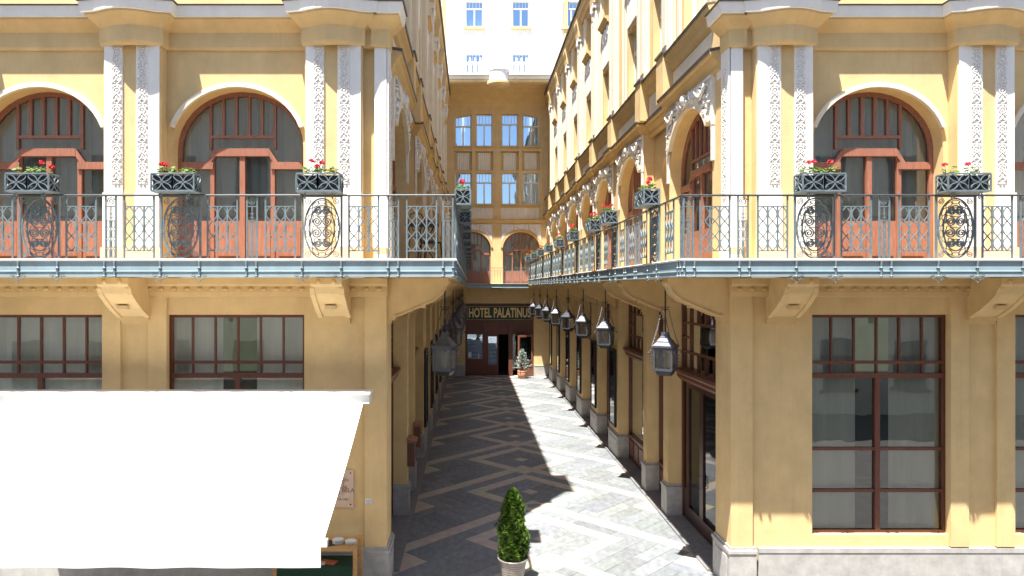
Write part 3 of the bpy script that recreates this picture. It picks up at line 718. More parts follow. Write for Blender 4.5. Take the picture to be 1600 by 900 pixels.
def front(s, B, ff):
    UL = 8.6; M_ = 3.3
    pairs = [0.39 + M_ * k for k in range(3)]; wcs = [2.51 + M_ * k for k in range(3)]
    # ground floor
    gw = MB(ff); H = [(c - 1.14, c + 1.14, 0.9, 4.55) for c in wcs]
    gw.holes(0.35, UL, 0.0, ZB0, H, 0.06, 0.40)
    obj('front_wall', gw, YELLOW, B)
    for a_, b_ in [(0.0, 0.36)] + [(pairs[k] + q, pairs[k] + q + 0.3) for k in range(1, 3) for q in (-0.06, 0.70)]:
        cp = MB(ff); cp.box(a_, b_, 0.0, 0.10, 0.722, 4.855); obj('front_pilaster', cp, YELLOW, B)
    cap = MB(ff); cap.prism([(0.06, 4.84), (-0.03, 4.86), (-0.05, 4.93), (-0.05, 5.02), (-0.11, 5.06), (-0.13, 5.155), (0.06, 5.155)], 0, -0.02, UL)
    for k in range(40): u = 0.12 + k * 0.21; cap.blob((u, -0.055, 4.975), 0.055, 0.025, 0.03, 7, 4)
    obj('frieze', cap, YELLOW2, B)
    bs = MB(ff); bs.box(0.46, UL, 0.01, 0.06, 0, 0.62); bs.box(0.46, UL, 0.0, 0.06, 0.622, 0.70); obj('base_course', bs, STONE, B)
    for c in wcs:
        win = rect_window(ff, B, c - 1.14, c + 1.14, 0.9, 4.55, 0.16, BROWN, GL, split=0.72, muntin=6)
        for z in (1.6, 2.3, 3.75):
            x = MB(ff); x.box(c - 1.09, c + 1.09, 0.165, 0.22, z - 0.025, z + 0.025); obj('glazing_bar', x, BROWN, win)
    for k in range(3): obj('console', CONF, YELLOW, B, loc=ff(pairs[k] + 0.45, 0.06, ZB0 - 0.004))
    # first floor
    fw = MB(ff); a = 0.39
    fw.quad((0.2, 0.12, ZB1 - .3), (0.39, 0.12, ZB1 - .3), (0.39, 0.12, 9.2), (0.2, 0.12, 9.2))
    for k, p in enumerate(pairs):
        fw.box(p, p + 0.94, -0.06, 0.30, ZB1 - 0.25, 9.0)
        e0, e1 = p + 0.94, (pairs[k + 1] if k < 2 else UL)
        fw.arch_wall(e0, e1, ZB1 - 0.3, 9.2, wcs[k], 1.1, 7.36, 0.98, 0.16, 0.5)
    obj('front_upper_wall', fw, YELLOW, B)
    for k, c in enumerate(wcs):
        arch_window(ff, B, c, 1.1, ZB1, 7.36, 0.98, 0.40, REDWOOD)
        sp = MB(ff); sp.arch_ring(c, 1.1, 0.98, 1.17, 1.06, 7.36, 0.1 * PI, 0.9 * PI, 0.09, 0.158); obj('arch_moulding', sp, CREAM, B)
    for k, p in enumerate(pairs):
        for a0, a1, o0 in ((p + 0.02, p + 0.40, p + 0.29), (p + 0.62, p + 0.92, p + 0.71)):
            st = MB(ff); st.box(a0, a1, -0.085, -0.055, 6.55, 8.96); st.box(a0 - 0.01, a1 + 0.01, -0.12, -0.05, ZB1 + 0.24, 6.55); st.box(o0 - 0.088, o0 + 0.088, -0.092, -0.085, 6.7, 8.93)
            strip = obj('pilaster_strip', st, WHITE, B)
            for q in range(7): obj('ornament', MOTIF, STUCCO, strip, loc=ff(o0, -0.092, 6.70 + q * 0.32))
        pk = MB(ff); pk.box(p - 0.02, p + 0.96, -0.135, -0.05, ZB1, ZB1 + 0.235); obj('base_band', pk, BASEPINK, B)
    cs = MB(ff); cs.box(0.0, 0.2, -0.0, 0.16, ZB1, 8.96); cs.box(-0.03, 0.22, -0.035, 0.16, ZB1 + 0.24, 6.45); obj('corner_pilaster', cs, WHITE, B)
    cs2 = MB(Wf(s)); cs2.box(YF + 0.02, YF + 0.34, -0.035, 0.0, ZB1 + 0.24, 8.955); cs2.box(YF + 0.17, YF + 0.6, -0.02, 0.02, 8.60, 9.10); cs2.box(YF + 0.02, YF + 0.38, -0.055, 0.0, ZB1, 6.35); j = obj('jamb_pilaster', cs2, WHITE, B)
    for q in range(7): obj('ornament', MOTIF, STUCCO, j, loc=Wf(s)(YF + 0.19, -0.035, 6.5 + q * 0.31), rz=-s * PI / 2)
    # bowed entablature
    path = [(0.0, 0.36), (0.0, 0.0), (0.2, 0.0), (0.2, 0.06), (0.39, 0.06), (0.39, -0.06)]
    for k, p in enumerate(pairs):
        if k: path += [(p, 0.16), (p, -0.06)]
        for i in range(0, 13): t = i / 12; path.append((p + 0.03 + 0.88 * t, -0.065 - 0.15 * math.sin(PI * t) ** 1.3))
        path += [(p + 0.94, -0.06), (p + 0.94, 0.16)]
    path += [(UL, 0.16)]
    wp = [ff(u, d, 0)[:2] for u, d in path]
    ent = MB(); ent.sweep(wp, [(-0.1, 8.96), (0.03, 8.96), (0.05, 9.0), (0.05, 9.24), (0.09, 9.28), (0.14, 9.33), (0.22, 9.40), (0.22, 9.43), (-0.1, 9.43)], s); obj('entablature', ent, YELLOW, B)
    tf = MB(); tf.sweep(wp, [(-0.1, 9.432), (0.26, 9.432), (0.29, 9.60), (-0.1, 9.63)], s); obj('cornice_fascia', tf, WHITE, B)
    tl = MB(); tl.sweep(wp, [(-0.1, 9.634), (0.31, 9.603), (0.32, 9.615), (-0.1, 9.655)], s); obj('flashing', tl, LEAD, B)
    # second floor and above
    u2 = MB(ff); Hs = [(c - 0.6, c + 0.6, z, z + 1.9) for c in wcs for z in (10.3, 13.2)]
    u2.holes(0.0, UL, 9.4, 15.7, Hs, 0.10, 0.4); obj('front_attic_wall', u2, YELLOW, B)
    ua = MB(Wf(s)); ua.quad((YF + 0.1, 0.0, 9.0), (YF + 0.9, 0.0, 9.0), (YF + 0.9, 0.0, 15.7), (YF + 0.1, 0.0, 15.7)); obj('corner_wall', ua, YELLOW, B)
    for h in Hs: rect_window(ff, B, *h, 0.3, WFRAME, GL, muntin=3)
    ps = MB(ff); ps.box(0.0, 0.26, 0.0, 0.10, 9.66, 15.6)
    for p in pairs: ps.box(p + 0.05, p + 0.32, 0.0, 0.10, 9.66, 15.6); ps.box(p + 0.62, p + 0.90, 0.0, 0.10, 9.66, 15.6)
    obj('giant_pilaster', ps, WHITE, B)
    fe = MB(ff); fe.prism([(0.1, 15.2), (-0.06, 15.34), (-0.2, 15.58), (-0.2, 15.7), (0.1, 15.75)], 0, 0.0, UL); obj('front_eave', fe, YELLOW2, B)
    fr = MB(ff); fr.box(0.3, UL, 0.2, 1.0, 15.4, 15.9); obj('front_roof', fr, ROOFM, B)

W_L = wing(-1, 'yellow hotel wing standing in shade, white awning and marble plaque on its street front')
W_R = wing(1, 'yellow hotel wing with sunlit upper storeys and shop entrance at the street corner')

# ------------------------------------------------------------------ balconies with wrought iron railings
BOXES = []       # (x, y, z, rotation, side, order)
def balcony(s, label):
    xf = Wf(s); B = thing('balcony', label, 'balcony', (C + s * (HW - 0.5), YF, ZB0))
    xe = -BO; yf = YF - BO + 0.02; UL = 8.4
    sl = MB(xf); sl.box(yf + 0.02, YB - 1.25, xe + 0.02, 0.05, ZB0 + 0.005, ZB1 - 0.03); sl.box(yf + 0.02, YF + 0.1, 0.0, UL, ZB0 + 0.005, ZB1 - 0.031); obj('slab', sl, YELLOW, B)
    pth = [xf(YB - 1.25, xe, 0)[:2], xf(yf, xe, 0)[:2], xf(yf, UL, 0)[:2]]
    fa = MB(); fa.sweep(pth, [(-0.02, ZB0), (0.0, ZB0), (0.0, ZB0 + 0.07), (0.012, ZB0 + 0.075), (0.012, ZB0 + 0.085), (0.0, ZB0 + 0.09), (0.0, ZB1 - 0.03), (-0.02, ZB1 - 0.03)], s); obj('fascia', fa, FASCIA, B)
    lp = MB(); lp.sweep(pth, [(-0.35, ZB1 - 0.028), (0.024, ZB1 - 0.028), (0.028, ZB1 - 0.004), (0.012, ZB1 + 0.006), (-0.35, ZB1 + 0.006)], s); obj('edge_lip', lp, LIP, B)
    hr = MB(); hr.sweep([tuple(Vector(p)) for p in pth], [(-0.062, ZR - 0.012), (-0.008, ZR - 0.012), (-0.002, ZR), (-0.008, ZR + 0.014), (-0.062, ZR + 0.014), (-0.068, ZR)], s); obj('handrail', hr, RAILM, B)
    z = ZB1 + 0.006
    def put(me, u, along, name, zz=z):
        # along='a' passage side, 'f' street side
        if along == 'a': obj(name, me, IRON, B, loc=xf(u, xe + 0.035, zz), rz=PI / 2)
        else: obj(name, me, IRON, B, loc=Ff(s)(u, -BO + 0.055, zz))
    # passage side
    def run(a, b, along):
        n = max(1, round((b - a) / 0.86)); st = (b - a) / n
        for k in range(n):
            put(EYE_P if st > 0.72 else EYE_S, a + st * (k + 0.5), along, 'railing_panel')
            if k: put(CHAIN_P, a + st * k, along, 'railing_post_panel'); put2(a + st * k - 0.075, along); put2(a + st * k + 0.075, along)
    def put2(u, along, me=STUD):
        if along == 'a': obj('stud', me, IRON, B, loc=xf(u, xe - 0.012, ZB1 - 0.03), rz=PI / 2)
        else: obj('stud', me, IRON, B, loc=Ff(s)(u, -BO + 0.008, ZB1 - 0.03))
    bx = [11.72, 15.0, 16.9] + [20.3 + 3.2 * k for k in range(6)]
    prev = yf + 0.20; put(CHAIN_P, yf + 0.10, 'a', 'railing_post_panel'); put2(yf + 0.03, 'a'); put2(yf + 0.17, 'a')
    for i, y in enumerate(bx):
        put(OVAL_P, y, 'a', 'scroll_panel'); put2(y - 0.29, 'a', PEND); put2(y + 0.29, 'a', PEND)
        run(prev, y - 0.32, 'a'); prev = y + 0.32
        BOXES.append((xf(y, xe - 0.10, ZR + 0.018), PI / 2 * s, s, i))
    if YB - 1.3 - prev > 0.35: run(prev, YB - 1.3, 'a')
    # street side, u measured from the wall corner outward
    u0 = -BO
    put(CHAIN_P, u0 + 0.105, 'f', 'railing_post_panel'); put2(u0 + 0.03, 'f'); put2(u0 + 0.18, 'f')
    u = u0 + 0.18
    for k in range(4):
        a = u + 0.30 + 0.22 - 0.20; put(EYE_P, a + 0.0, 'f', 'railing_panel')
        cc = a + 0.22 + 0.20; 
        put(CHAIN_P, cc, 'f', 'railing_post_panel'); put2(cc - 0.075, 'f'); put2(cc + 0.075, 'f')
        a2 = cc + 0.20 + 0.22 + 0.02; put(EYE_P, a2, 'f', 'railing_panel')
        oc = a2 + 0.22 + 0.40; put(OVAL_P, oc, 'f', 'scroll_panel'); put2(oc - 0.29, 'f', PEND); put2(oc + 0.29, 'f', PEND)
        BOXES.append((Ff(s)(oc, -BO - 0.10, ZR + 0.018), 0, s, 100 + k))
        u = oc + 0.30
        if u > 7.2: break
    return B
balcony(-1, 'long shaded iron-railed balcony on the wing with the white awning')
balcony(1, 'long iron-railed balcony on the sunlit wing, lanterns hanging below it')
# short balcony over the hotel entrance
BZ0, BZ1, BR = 4.98, 5.22, 6.08
Bk = thing('balcony', 'short iron-railed balcony across the end wall above the hotel sign', 'balcony', (C, YB, BZ0))
yb = YB - 1.18; xa, xb = C - HW + BO + 0.0, C + HW - BO - 0.0
m = MB(); m.box(C - HW, C + HW, yb + 0.02, YB + 0.05, BZ0 + 0.004, BZ1 - 0.02); obj('slab', m, YELLOW, Bk)
m = MB(); m.box(xa - 0.02, xb + 0.02, yb, yb + 0.02, BZ0, BZ1 - 0.022); obj('fascia', m, FASCIA, Bk)
m = MB(); m.box(xa - 0.02, xb + 0.02, yb - 0.05, yb + 0.3, BZ1 - 0.02, BZ1); obj('edge_lip', m, LIP, Bk)
m = MB(); m.box(xa, xb, yb + 0.02, yb + 0.07, BR - 0.012, BR + 0.014); obj('handrail', m, IRON, Bk)
m = MB(); n = 22
for k in range(n + 1):
    x = xa + (xb - xa) * k / n; m.box(x - 0.009, x + 0.009, yb + 0.036, yb + 0.054, BZ1, BR)
m.box(xa, xb, yb + 0.038, yb + 0.052, BR - 0.16, BR - 0.145); m.box(xa, xb, yb + 0.038, yb + 0.052, BZ1 + 0.1, BZ1 + 0.115)
for k in range(n):
    x = xa + (xb - xa) * (k + 0.5) / n
    m.tube([(x + 0.05 * math.cos(q), yb + 0.045, (BZ1 + BR) / 2 + 0.26 * math.sin(q)) for q in [2 * PI * i / 12 for i in range(12)]], 0.007, 4, closed=True)
obj('railing', m, IRON, Bk)

# ------------------------------------------------------------------ flower boxes
def petal_lattice(m, wd, ht, cx, y, cz, ax):
    """four petal shapes in a framed square of iron"""
    def P(a, z): return (cx + a, y, cz + z) if ax == 0 else (y, cx + a, cz + z)
    hw, hh = wd / 2, ht / 2
    def bar(a0, a1, z0, z1):
        p, q = P(a0, z0), P(a1, z1); t = 0.008
        m.box(min(p[0], q[0]) - (t if ax else 0), max(p[0], q[0]) + (t if ax else 0), min(p[1], q[1]) - (0 if ax else t), max(p[1], q[1]) + (0 if ax else t), min(p[2], q[2]), max(p[2], q[2]))
    for sg in (-1, 1):
        bar(-hw, hw, sg * hh - 0.011, sg * hh + 0.011); bar(sg * hw - 0.011, sg * hw + 0.011, -hh + 0.011, hh - 0.011)
    for ca, cz_ in ((-hw, 0), (hw, 0), (0, -hh), (0, hh)):
        pts = []
        base = math.atan2(-cz_, -ca)
        for i in range(13):
            q = base - PI / 2 + PI * i / 12
            pts.append(P(ca + hw * 0.98 * math.cos(q), cz_ + hh * 0.98 * math.sin(q)))
        m.tube(pts, 0.0085, 4)
def geranium(par, r, wd, rich):
    lf = MB(); fl = MB()
    for k in range(70 if rich > 1 else 46):
        c = Vector((r.uniform(-wd / 2, wd / 2), r.uniform(-0.10, 0.10), r.uniform(0.27, 0.36))); q = r.uniform(0, 6.28); rr = r.uniform(0.02, 0.042)
        t = Vector((r.uniform(-.7, .7), r.uniform(-.9, .3), 1)).normalized(); a = t.orthogonal().normalized(); b_ = t.cross(a)
        n = 7; lf.add([tuple(c)] + [tuple(c + (a * math.cos(q + 2 * PI * i / n) + b_ * math.sin(q + 2 * PI * i / n)) * rr * (1 if i % 2 else 0.85) + t * 0.008) for i in range(n)], [(0, 1 + i, 1 + (i + 1) % n) for i in range(n)])
    heads = [(r.uniform(-wd * 0.48, wd * 0.48), r.uniform(-0.10, 0.08), r.uniform(0.37, 0.46)) for _ in range(rich + 1)]
    for hx, hy, hz in heads:
        lf.tube([(hx * 0.8, hy * 0.6, 0.26), (hx * 0.95, hy, hz - 0.1), (hx, hy, hz)], 0.004, 4)
        for k in range(34):
            d = Vector((r.gauss(0, 1), r.gauss(0, 1), abs(r.gauss(0, 1)) * 0.8 - 0.1)).normalized(); c = Vector((hx, hy, hz)) + d * 0.042 * r.uniform(0.7, 1.05)
            a = d.orthogonal().normalized(); b_ = d.cross(a); w_ = r.uniform(0.012, 0.02)
            fl.add([tuple(c + a * w_ - d * .004), tuple(c + b_ * w_ + d * .006), tuple(c - a * w_ - d * .004), tuple(c - b_ * w_ + d * .006)], [(0, 1, 2), (0, 2, 3)])
    pl = obj('foliage', lf, LEAF, par, local=True, recalc=False); obj('blossom', fl, PETAL, par, local=True, recalc=False)
def box_meshes():
    m = MB(); W_, D_, Hh = 0.62, 0.26, 0.25
    for cx in (-W_ / 4, W_ / 4): petal_lattice(m, W_ / 2, Hh, cx, -D_ / 2, Hh / 2 + 0.012, 0); petal_lattice(m, W_ / 2, Hh, cx, D_ / 2, Hh / 2 + 0.012, 0)
    for y in (-W_ / 2, W_ / 2): petal_lattice(m, D_, Hh, 0, y, Hh / 2 + 0.012, 1)
    m.box(-W_ / 2 - 0.012, W_ / 2 + 0.012, -D_ / 2 - 0.012, D_ / 2 + 0.012, 0, 0.012)
    for sx in (-1, 1): m.tube([(sx * 0.2, y, z) for y, _, z in [(p[0] * 1 - 0.02, 0, p[2]) for p in spiral(-0.05, -0.065, 0.055, 1.8, 0.5)]], 0.008, 4)
    li = MB(); li.box(-W_ / 2 + 0.02, W_ / 2 - 0.02, -D_ / 2 + 0.02, D_ / 2 - 0.02, 0.014, Hh - 0.01)
    return m.mesh('lattice', IRON), li.mesh('liner', LINER)
LAT, LIN = box_meshes()
ORD = ['first', 'second', 'third', 'fourth', 'fifth', 'sixth', 'seventh', 'eighth', 'ninth']
for (loc, rz, s, i) in BOXES:
    side = 'sunlit' if s > 0 else 'shaded'
    if i >= 100:
        lab = f'red geranium box on the {side} wing street rail, {ORD[i - 100]} from its corner'
    else:
        lab = f'iron box of red geraniums on the {side} passage balcony, {ORD[i]} from the street'
    t = thing('flower_box', lab, 'flower box', loc, rz, 'geranium boxes on the balcony rails')
    obj('lattice', LAT, IRON, t, local=True); obj('liner', LIN, LINER, t, local=True)
    r = random.Random(50 + i * 3 + s); geranium(t, r, 0.52, 3 if (s > 0 and i < 3) else r.choice((1, 2, 2)))

# ------------------------------------------------------------------ lanterns
def build_lantern():
    P = {}
    m = MB(); m.lathe([(0.02, 0.0), (0.05, -0.005), (0.085, -0.035), (0.085, -0.05), (0.05, -0.085), (0.015, -0.10)], 12); P['canopy'] = (m.mesh('canopy', BLACK), BLACK)
    m = MB(); m.tube([(0, 0, -0.09), (0, 0, -0.95)], 0.013, 6); m.tube([(-0.06, 0, -0.53), (0.06, 0, -0.53)], 0.009, 5); m.tube([(0, -0.06, -0.525), (0, 0.06, -0.525)], 0.009, 5)
    for a, b_ in ((0.06, 0), (-0.06, 0), (0, 0.06), (0, -0.06)): m.box(a - 0.02, a + 0.02, b_ - 0.006, b_ + 0.006, -0.50, -0.488)
    P['rod'] = (m.mesh('rod', BLACK), BLACK)
    r2 = math.sqrt(2); m = MB()
    m.lathe([(0.045 * r2, -0.925), (0.05 * r2, -0.94), (0.062 * r2, -0.995), (0.066 * r2, -1.0), (0.072 * r2, -1.02), (0.115 * r2, -1.075), (0.12 * r2, -1.08), (0.122 * r2, -1.095), (0.172 * r2, -1.15), (0.186 * r2, -1.155), (0.186 * r2, -1.185), (0.155 * r2, -1.19)], 4, rot=PI / 4)
    P['roof'] = (m.mesh('roof', LANT), LANT)
    m = MB(); a = 0.150
    for x in (-a, a):
        for y in (-a, a): m.box(x - 0.018, x + 0.018, y - 0.018, y + 0.018, -1.56, -1.19)
    for q in (-a, a):
        for z0, z1 in ((-1.585, -1.545), (-1.225, -1.19)):
            m.box(-a - 0.012, a + 0.012, q - 0.013, q + 0.013, z0, z1); m.box(q - 0.013, q + 0.013, -a + 0.0, a - 0.0, z0 + 0.001, z1 - 0.001)
    m.box(-a, a, -a, a, -1.59, -1.575)
    for x in (-a, a):                                             # studs on the corners
        for y in (-a, a):
            for z in (-1.33, -1.385, -1.44):
                n = Vector((x, y, 0)).normalized(); m.tube([(x, y, z), (x + n.x * 0.05, y + n.y * 0.05, z)], 0.011, 5)
            n = Vector((x, y, 0)).normalized()
            m.tube([(x + n.x * (0.02 + 0.075 * t), y + n.y * (0.02 + 0.075 * t), -1.27 + 0.045 * math.sin(PI * t)) for t in [i / 6 for i in range(7)]], 0.008, 5); m.blob((x + n.x * 0.10, y + n.y * 0.10, -1.275), 0.02, 0.02, 0.02, 6, 4)
    P['cage'] = (m.mesh('cage', LANT), LANT)
    m = MB(); m.lathe([(0.13 * r2, -1.588), (0.135 * r2, -1.60), (0.10 * r2, -1.665), (0.03 * r2, -1.67)], 4, rot=PI / 4); P['base'] = (m.mesh('base', BLACK), BLACK)
    m = MB(); m.lathe([(0.02, -1.57), (0.035, -1.52), (0.035, -1.38), (0.045, -1.34), (0.03, -1.29), (0.01, -1.27)], 10); P['lamp'] = (m.mesh('lamp', BULB), BULB)
    root = thing('hanging_lantern', 'tmp', 'lantern')
    for k, (me, mt) in P.items(): obj(k, me, mt, root, local=True)
    for q in range(4):
        p = MB(); ca, sa = math.cos(q * PI / 2), math.sin(q * PI / 2)
        p.quad(*[(ca * x - sa * a, sa * x + ca * a, z) for x, z in ((-a, -1.545), (a, -1.545), (a, -1.225), (-a, -1.225))]); obj('pane', p, GLL, root, local=True)
    for q in range(4):                                            # chains from the cross to the roof corners
        ca, sa = math.cos(PI / 4 + q * PI / 2), math.sin(PI / 4 + q * PI / 2); m = MB()
        p0 = Vector((0.06 * math.cos(q * PI / 2), 0.06 * math.sin(q * PI / 2), -0.53)); p1 = Vector((ca * 0.26, sa * 0.26, -1.17)); n = 16
        for i in range(n):
            c = p0.lerp(p1, (i + 0.5) / n); c.z -= 0.05 * math.sin(PI * (i + 0.5) / n); t = (p1 - p0).normalized() * 0.027; sd = Vector((-sa, ca, 0)) * 0.010 if i % 2 else t.normalized().cross(Vector((-sa, ca, 0))) * 0.010
            m.tube([tuple(c - t), tuple(c + sd), tuple(c + t), tuple(c - sd)], 0.004, 4, closed=True)
        obj('chain', m, LANT, root, local=True)
    return root
lant = build_lantern(); kids_of(lant)
LY = [11.72, 16.95] + [20.3 + 3.2 * k for k in range(6)]
rots = {1: [32, 26, 24, 40, 20, 28, 34, 25], -1: [17, 22, 12, 25, 30, 15, 20, 27]}
first = True
for s in (1, -1):
    for i, y in enumerate(LY):
        o = lant if first else copy_tree(lant); first = False
        o.location = (C + s * (HW - BO + 0.215), y, ZB0 - 0.002); o.rotation_euler = (0, 0, math.radians(-rots[s][i]))
        wing_n = 'sunlit' if s > 0 else 'shaded'
        tag(o, f'grey iron lantern hung on a rod below the {wing_n} balcony, {ORD[i]} from the street', 'lantern', 'lanterns hanging along the passage')

# ------------------------------------------------------------------ end block of the hotel
E = thing('hotel_end_block', 'yellow end building closing the passage, with coved eave, tall windows and hotel entrance', 'building', (C, YB + 2, 0))
def bx_(x): return (x - 736.5) / 27.6
def bz_(y): return EYE + (449.3 - y) / 27.6
cols = [(711, 736), (744, 769), (784, 809), (817, 842)]
H = []; WN = []
for i, (a, b) in enumerate(cols):
    a, b = bx_(a), bx_(b)
    H += [(a, b, bz_(228), bz_(178)), (a, b, bz_(319), bz_(270)), (a - 0.05, b + 0.05, bz_(266), bz_(236))]
    top = {0: (bz_(183), bz_(178.5)), 3: (bz_(178.5), bz_(183))}.get(i)
    WN += [(a, b, bz_(228), bz_(178.5), top), (a, b, bz_(319), bz_(270), None)]
wl = MB(Bf); wl.holes(C - HW - 0.3, C + HW + 0.3, 8.74, 15.35, H, 0, 0.3); obj('upper_wall', wl, YELLOW, E)
for a, b, z0, z1, top in WN: rect_window(Bf, E, a, b, z0, z1, 0.14, WFRAME, GLB, split=0.69, top=top, muntin=5)
for i, (a, b) in enumerate(cols):      # fluted panels in the recesses, slanted heads closed, sills
    a, b = bx_(a), bx_(b); p = MB(Bf); n = 6; wdt = (b - a - 0.2) / n
    for k in range(n): p.prism([(a + 0.1 + wdt * k, 0.16), (a + 0.1 + wdt * (k + 0.5), 0.14), (a + 0.1 + wdt * (k + 1), 0.16), (a + 0.1 + wdt * (k + 1), 0.2), (a + 0.1 + wdt * k, 0.2)], 2, bz_(265), bz_(238))
    obj('fluted_panel', p, CREAM, E)
    r_ = MB(Bf); r_.quad((a - 0.05, 0.18, bz_(266)), (b + 0.05, 0.18, bz_(266)), (b + 0.05, 0.18, bz_(236)), (a - 0.05, 0.18, bz_(236))); obj('recess_back', r_, YELLOW2, E)
    sl_ = MB(Bf)
    for z in (bz_(228), bz_(319)): sl_.box(a - 0.08, b + 0.08, -0.10, 0.12, z - 0.09, z)
    obj('sill', sl_, YELLOW2, E)
    if i in (0, 3):
        f_ = MB(Bf); zt = bz_(178); t0, t1 = (bz_(183), bz_(178.5)) if i == 0 else (bz_(178.5), bz_(183)); f_.prism([(a, t0), (b, t1), (b, zt + 0.001), (a, zt + 0.001)], 1, 0.002, 0.3); obj('head_infill', f_, YELLOW, E)
pst = MB(Bf)
for x in (740, 776.5, 813): pst.box(bx_(x) - 0.09, bx_(x) + 0.09, -0.035, 0, 9.6, 15.2)
for xx in (C - HW, C + HW): pst.box(xx - 0.25, xx + 0.25, -0.05, 0, 8.8, 15.2)
obj('wall_strip', pst, YELLOW, E)
for a, b in ((bx_(712), bx_(770)), (bx_(783), bx_(842))):
    pn = MB(Bf); n = 14; wdt = (b - a) / n
    for k in range(n): pn.prism([(a + wdt * k, 0.0), (a + wdt * (k + 0.5), -0.014), (a + wdt * (k + 1), 0.0)], 2, bz_(342), bz_(325))
    obj('fluted_panel', pn, CREAM, E)
cn = MB(Bf); cn.prism([(0.02, 8.62), (-0.08, 8.66), (-0.12, 8.76), (-0.16, 8.82), (0.02, 8.84)], 0, C - HW - 0.2, C + HW + 0.2); obj('cornice', cn, YELLOW2, E)
aw = MB(Bf); ac = [0.05, 2.83]
aw.arch_wall(C - HW - 0.3, 1.44, 4.9, 8.75, 0.05, 1.05, 7.2, 0.96, 0, 0.45); aw.arch_wall(1.44, C + HW + 0.3, 4.9, 8.75, 2.83, 1.05, 7.2, 0.96, 0, 0.45); obj('arcade_wall', aw, YELLOW, E)
for c in ac:
    arch_window(Bf, E, c, 1.05, BZ1, 7.2, 0.96, 0.25, REDWOOD)
    hm = MB(Bf); hm.arch_ring(c, 1.05, 0.96, 1.17, 1.08, 7.2, 0.02 * PI, 0.98 * PI, -0.06, -0.001); obj('arch_moulding', hm, YELLOW2, E)
    for a, b in ((-1.12, -0.45), (-0.40, 0.40), (0.45, 1.12)):
        sp = MB(Bf); n = 8; L = [(c + a + (b - a) * k / n) for k in range(n + 1)]
        zz = [7.2 + 1.1 * math.sqrt(max(0, 1 - ((u - c) / 1.19) ** 2)) for u in L]
        for k in range(n): sp.quad((L[k], -0.03, zz[k]), (L[k + 1], -0.03, zz[k + 1]), (L[k + 1], -0.03, 8.58), (L[k], -0.03, 8.58))
        r = random.Random(int(c * 10 + a * 7))
        for k in range(9):
            u = c + r.uniform(a + .06, b - .06); lo = 7.24 + 1.1 * math.sqrt(max(0, 1 - ((u - c) / 1.19) ** 2))
            if lo < 8.5: sp.blob((u, -0.03, r.uniform(lo + 0.02, 8.54)), 0.06, 0.05, 0.05, 6, 4)
        obj('stucco_relief', sp, STUCCO, E)
# ground floor of the end block
px0, px1, pzt = bx_(727), bx_(834), 4.10
gw = MB(Bf); gw.holes(C - HW - 0.3, C + HW + 0.3, 0, 5.0, [(px0, px1, -0.01, pzt)], 0, 0.5); obj('ground_wall', gw, YELLOW, E)
for a_, b_ in ((px1 + 0.02, C + HW + 0.3), (C - HW - 0.3, px0 - 0.02)):
    gp = MB(Bf); gp.box(a_, b_, -0.05, 0, 0, 0.55); gp.box(a_, b_, -0.065, 0, 0.551, 0.60); obj('plinth', gp, STONE, E)
en = MB(Bf)
bars(en, [(px0, px0 + 0.12, 0.02, 0.25, 0, pzt), (px1 - 0.12, px1, 0.02, 0.25, 0, pzt), (px0 + 0.12, px1 - 0.12, 0.02, 0.25, 3.98, pzt), (px0 + 0.12, px1 - 0.12, 0.03, 0.25, 2.92, 3.12), (px0 + 0.12, px1 - 0.12, 0.08, 0.24, 3.12, 3.98), (px0 + 0.12, px1 - 0.12, 0.16, 0.25, 2.40, 2.92), (px0 + 0.12, px1 - 0.12, 0.10, 0.25, 2.34, 2.40)])
for x in (757, 798): en.box(bx_(x) - 0.12, bx_(x) + 0.12, 0.06, 0.26, 0, 2.92)
en.box(px0 + 0.12, bx_(757) - 0.12, 0.10, 0.24, 0, 0.95)
entrance = obj('entrance_frame', en, BROWN, E)
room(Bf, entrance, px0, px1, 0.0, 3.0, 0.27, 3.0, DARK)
lf = MB(Bf)
def leaf(x0, x1, d, z0=0.02, z1=2.34):
    m_ = MB(Bf); bars(m_, [(x0, x0 + 0.10, d, d + 0.05, z0, z1), (x1 - 0.10, x1, d, d + 0.05, z0, z1), (x0 + 0.1, x1 - 0.1, d, d + 0.05, z1 - 0.12, z1), (x0 + 0.1, x1 - 0.1, d, d + 0.05, z0, z0 + 0.62), (x0 + 0.16, x1 - 0.16, d - 0.012, d, z0 + 0.1, z0 + 0.52)])
    return m_
lm = leaf(bx_(757) + 0.12, bx_(779), 0.14); dl = obj('door', lm, BROWN, entrance)
p = MB(Bf); p.quad((bx_(757) + 0.2, 0.17, 0.62), (bx_(779) - 0.08, 0.17, 0.62), (bx_(779) - 0.08, 0.17, 2.24), (bx_(757) + 0.2, 0.17, 2.24)); obj('pane', p, GLB, dl)
p = MB(Bf); p.quad((px0 + 0.12, 0.18, 0.95), (bx_(757) - 0.12, 0.18, 0.95), (bx_(757) - 0.12, 0.18, 2.34), (px0 + 0.12, 0.18, 2.34)); obj('pane', p, GLB, entrance)
p = MB(Bf); p.quad((bx_(798) + 0.12, 0.2, 0.3), (px1 - 0.12, 0.2, 0.3), (px1 - 0.12, 0.2, 2.34), (bx_(798) + 0.12, 0.2, 2.34)); obj('pane', p, GLD, entrance)
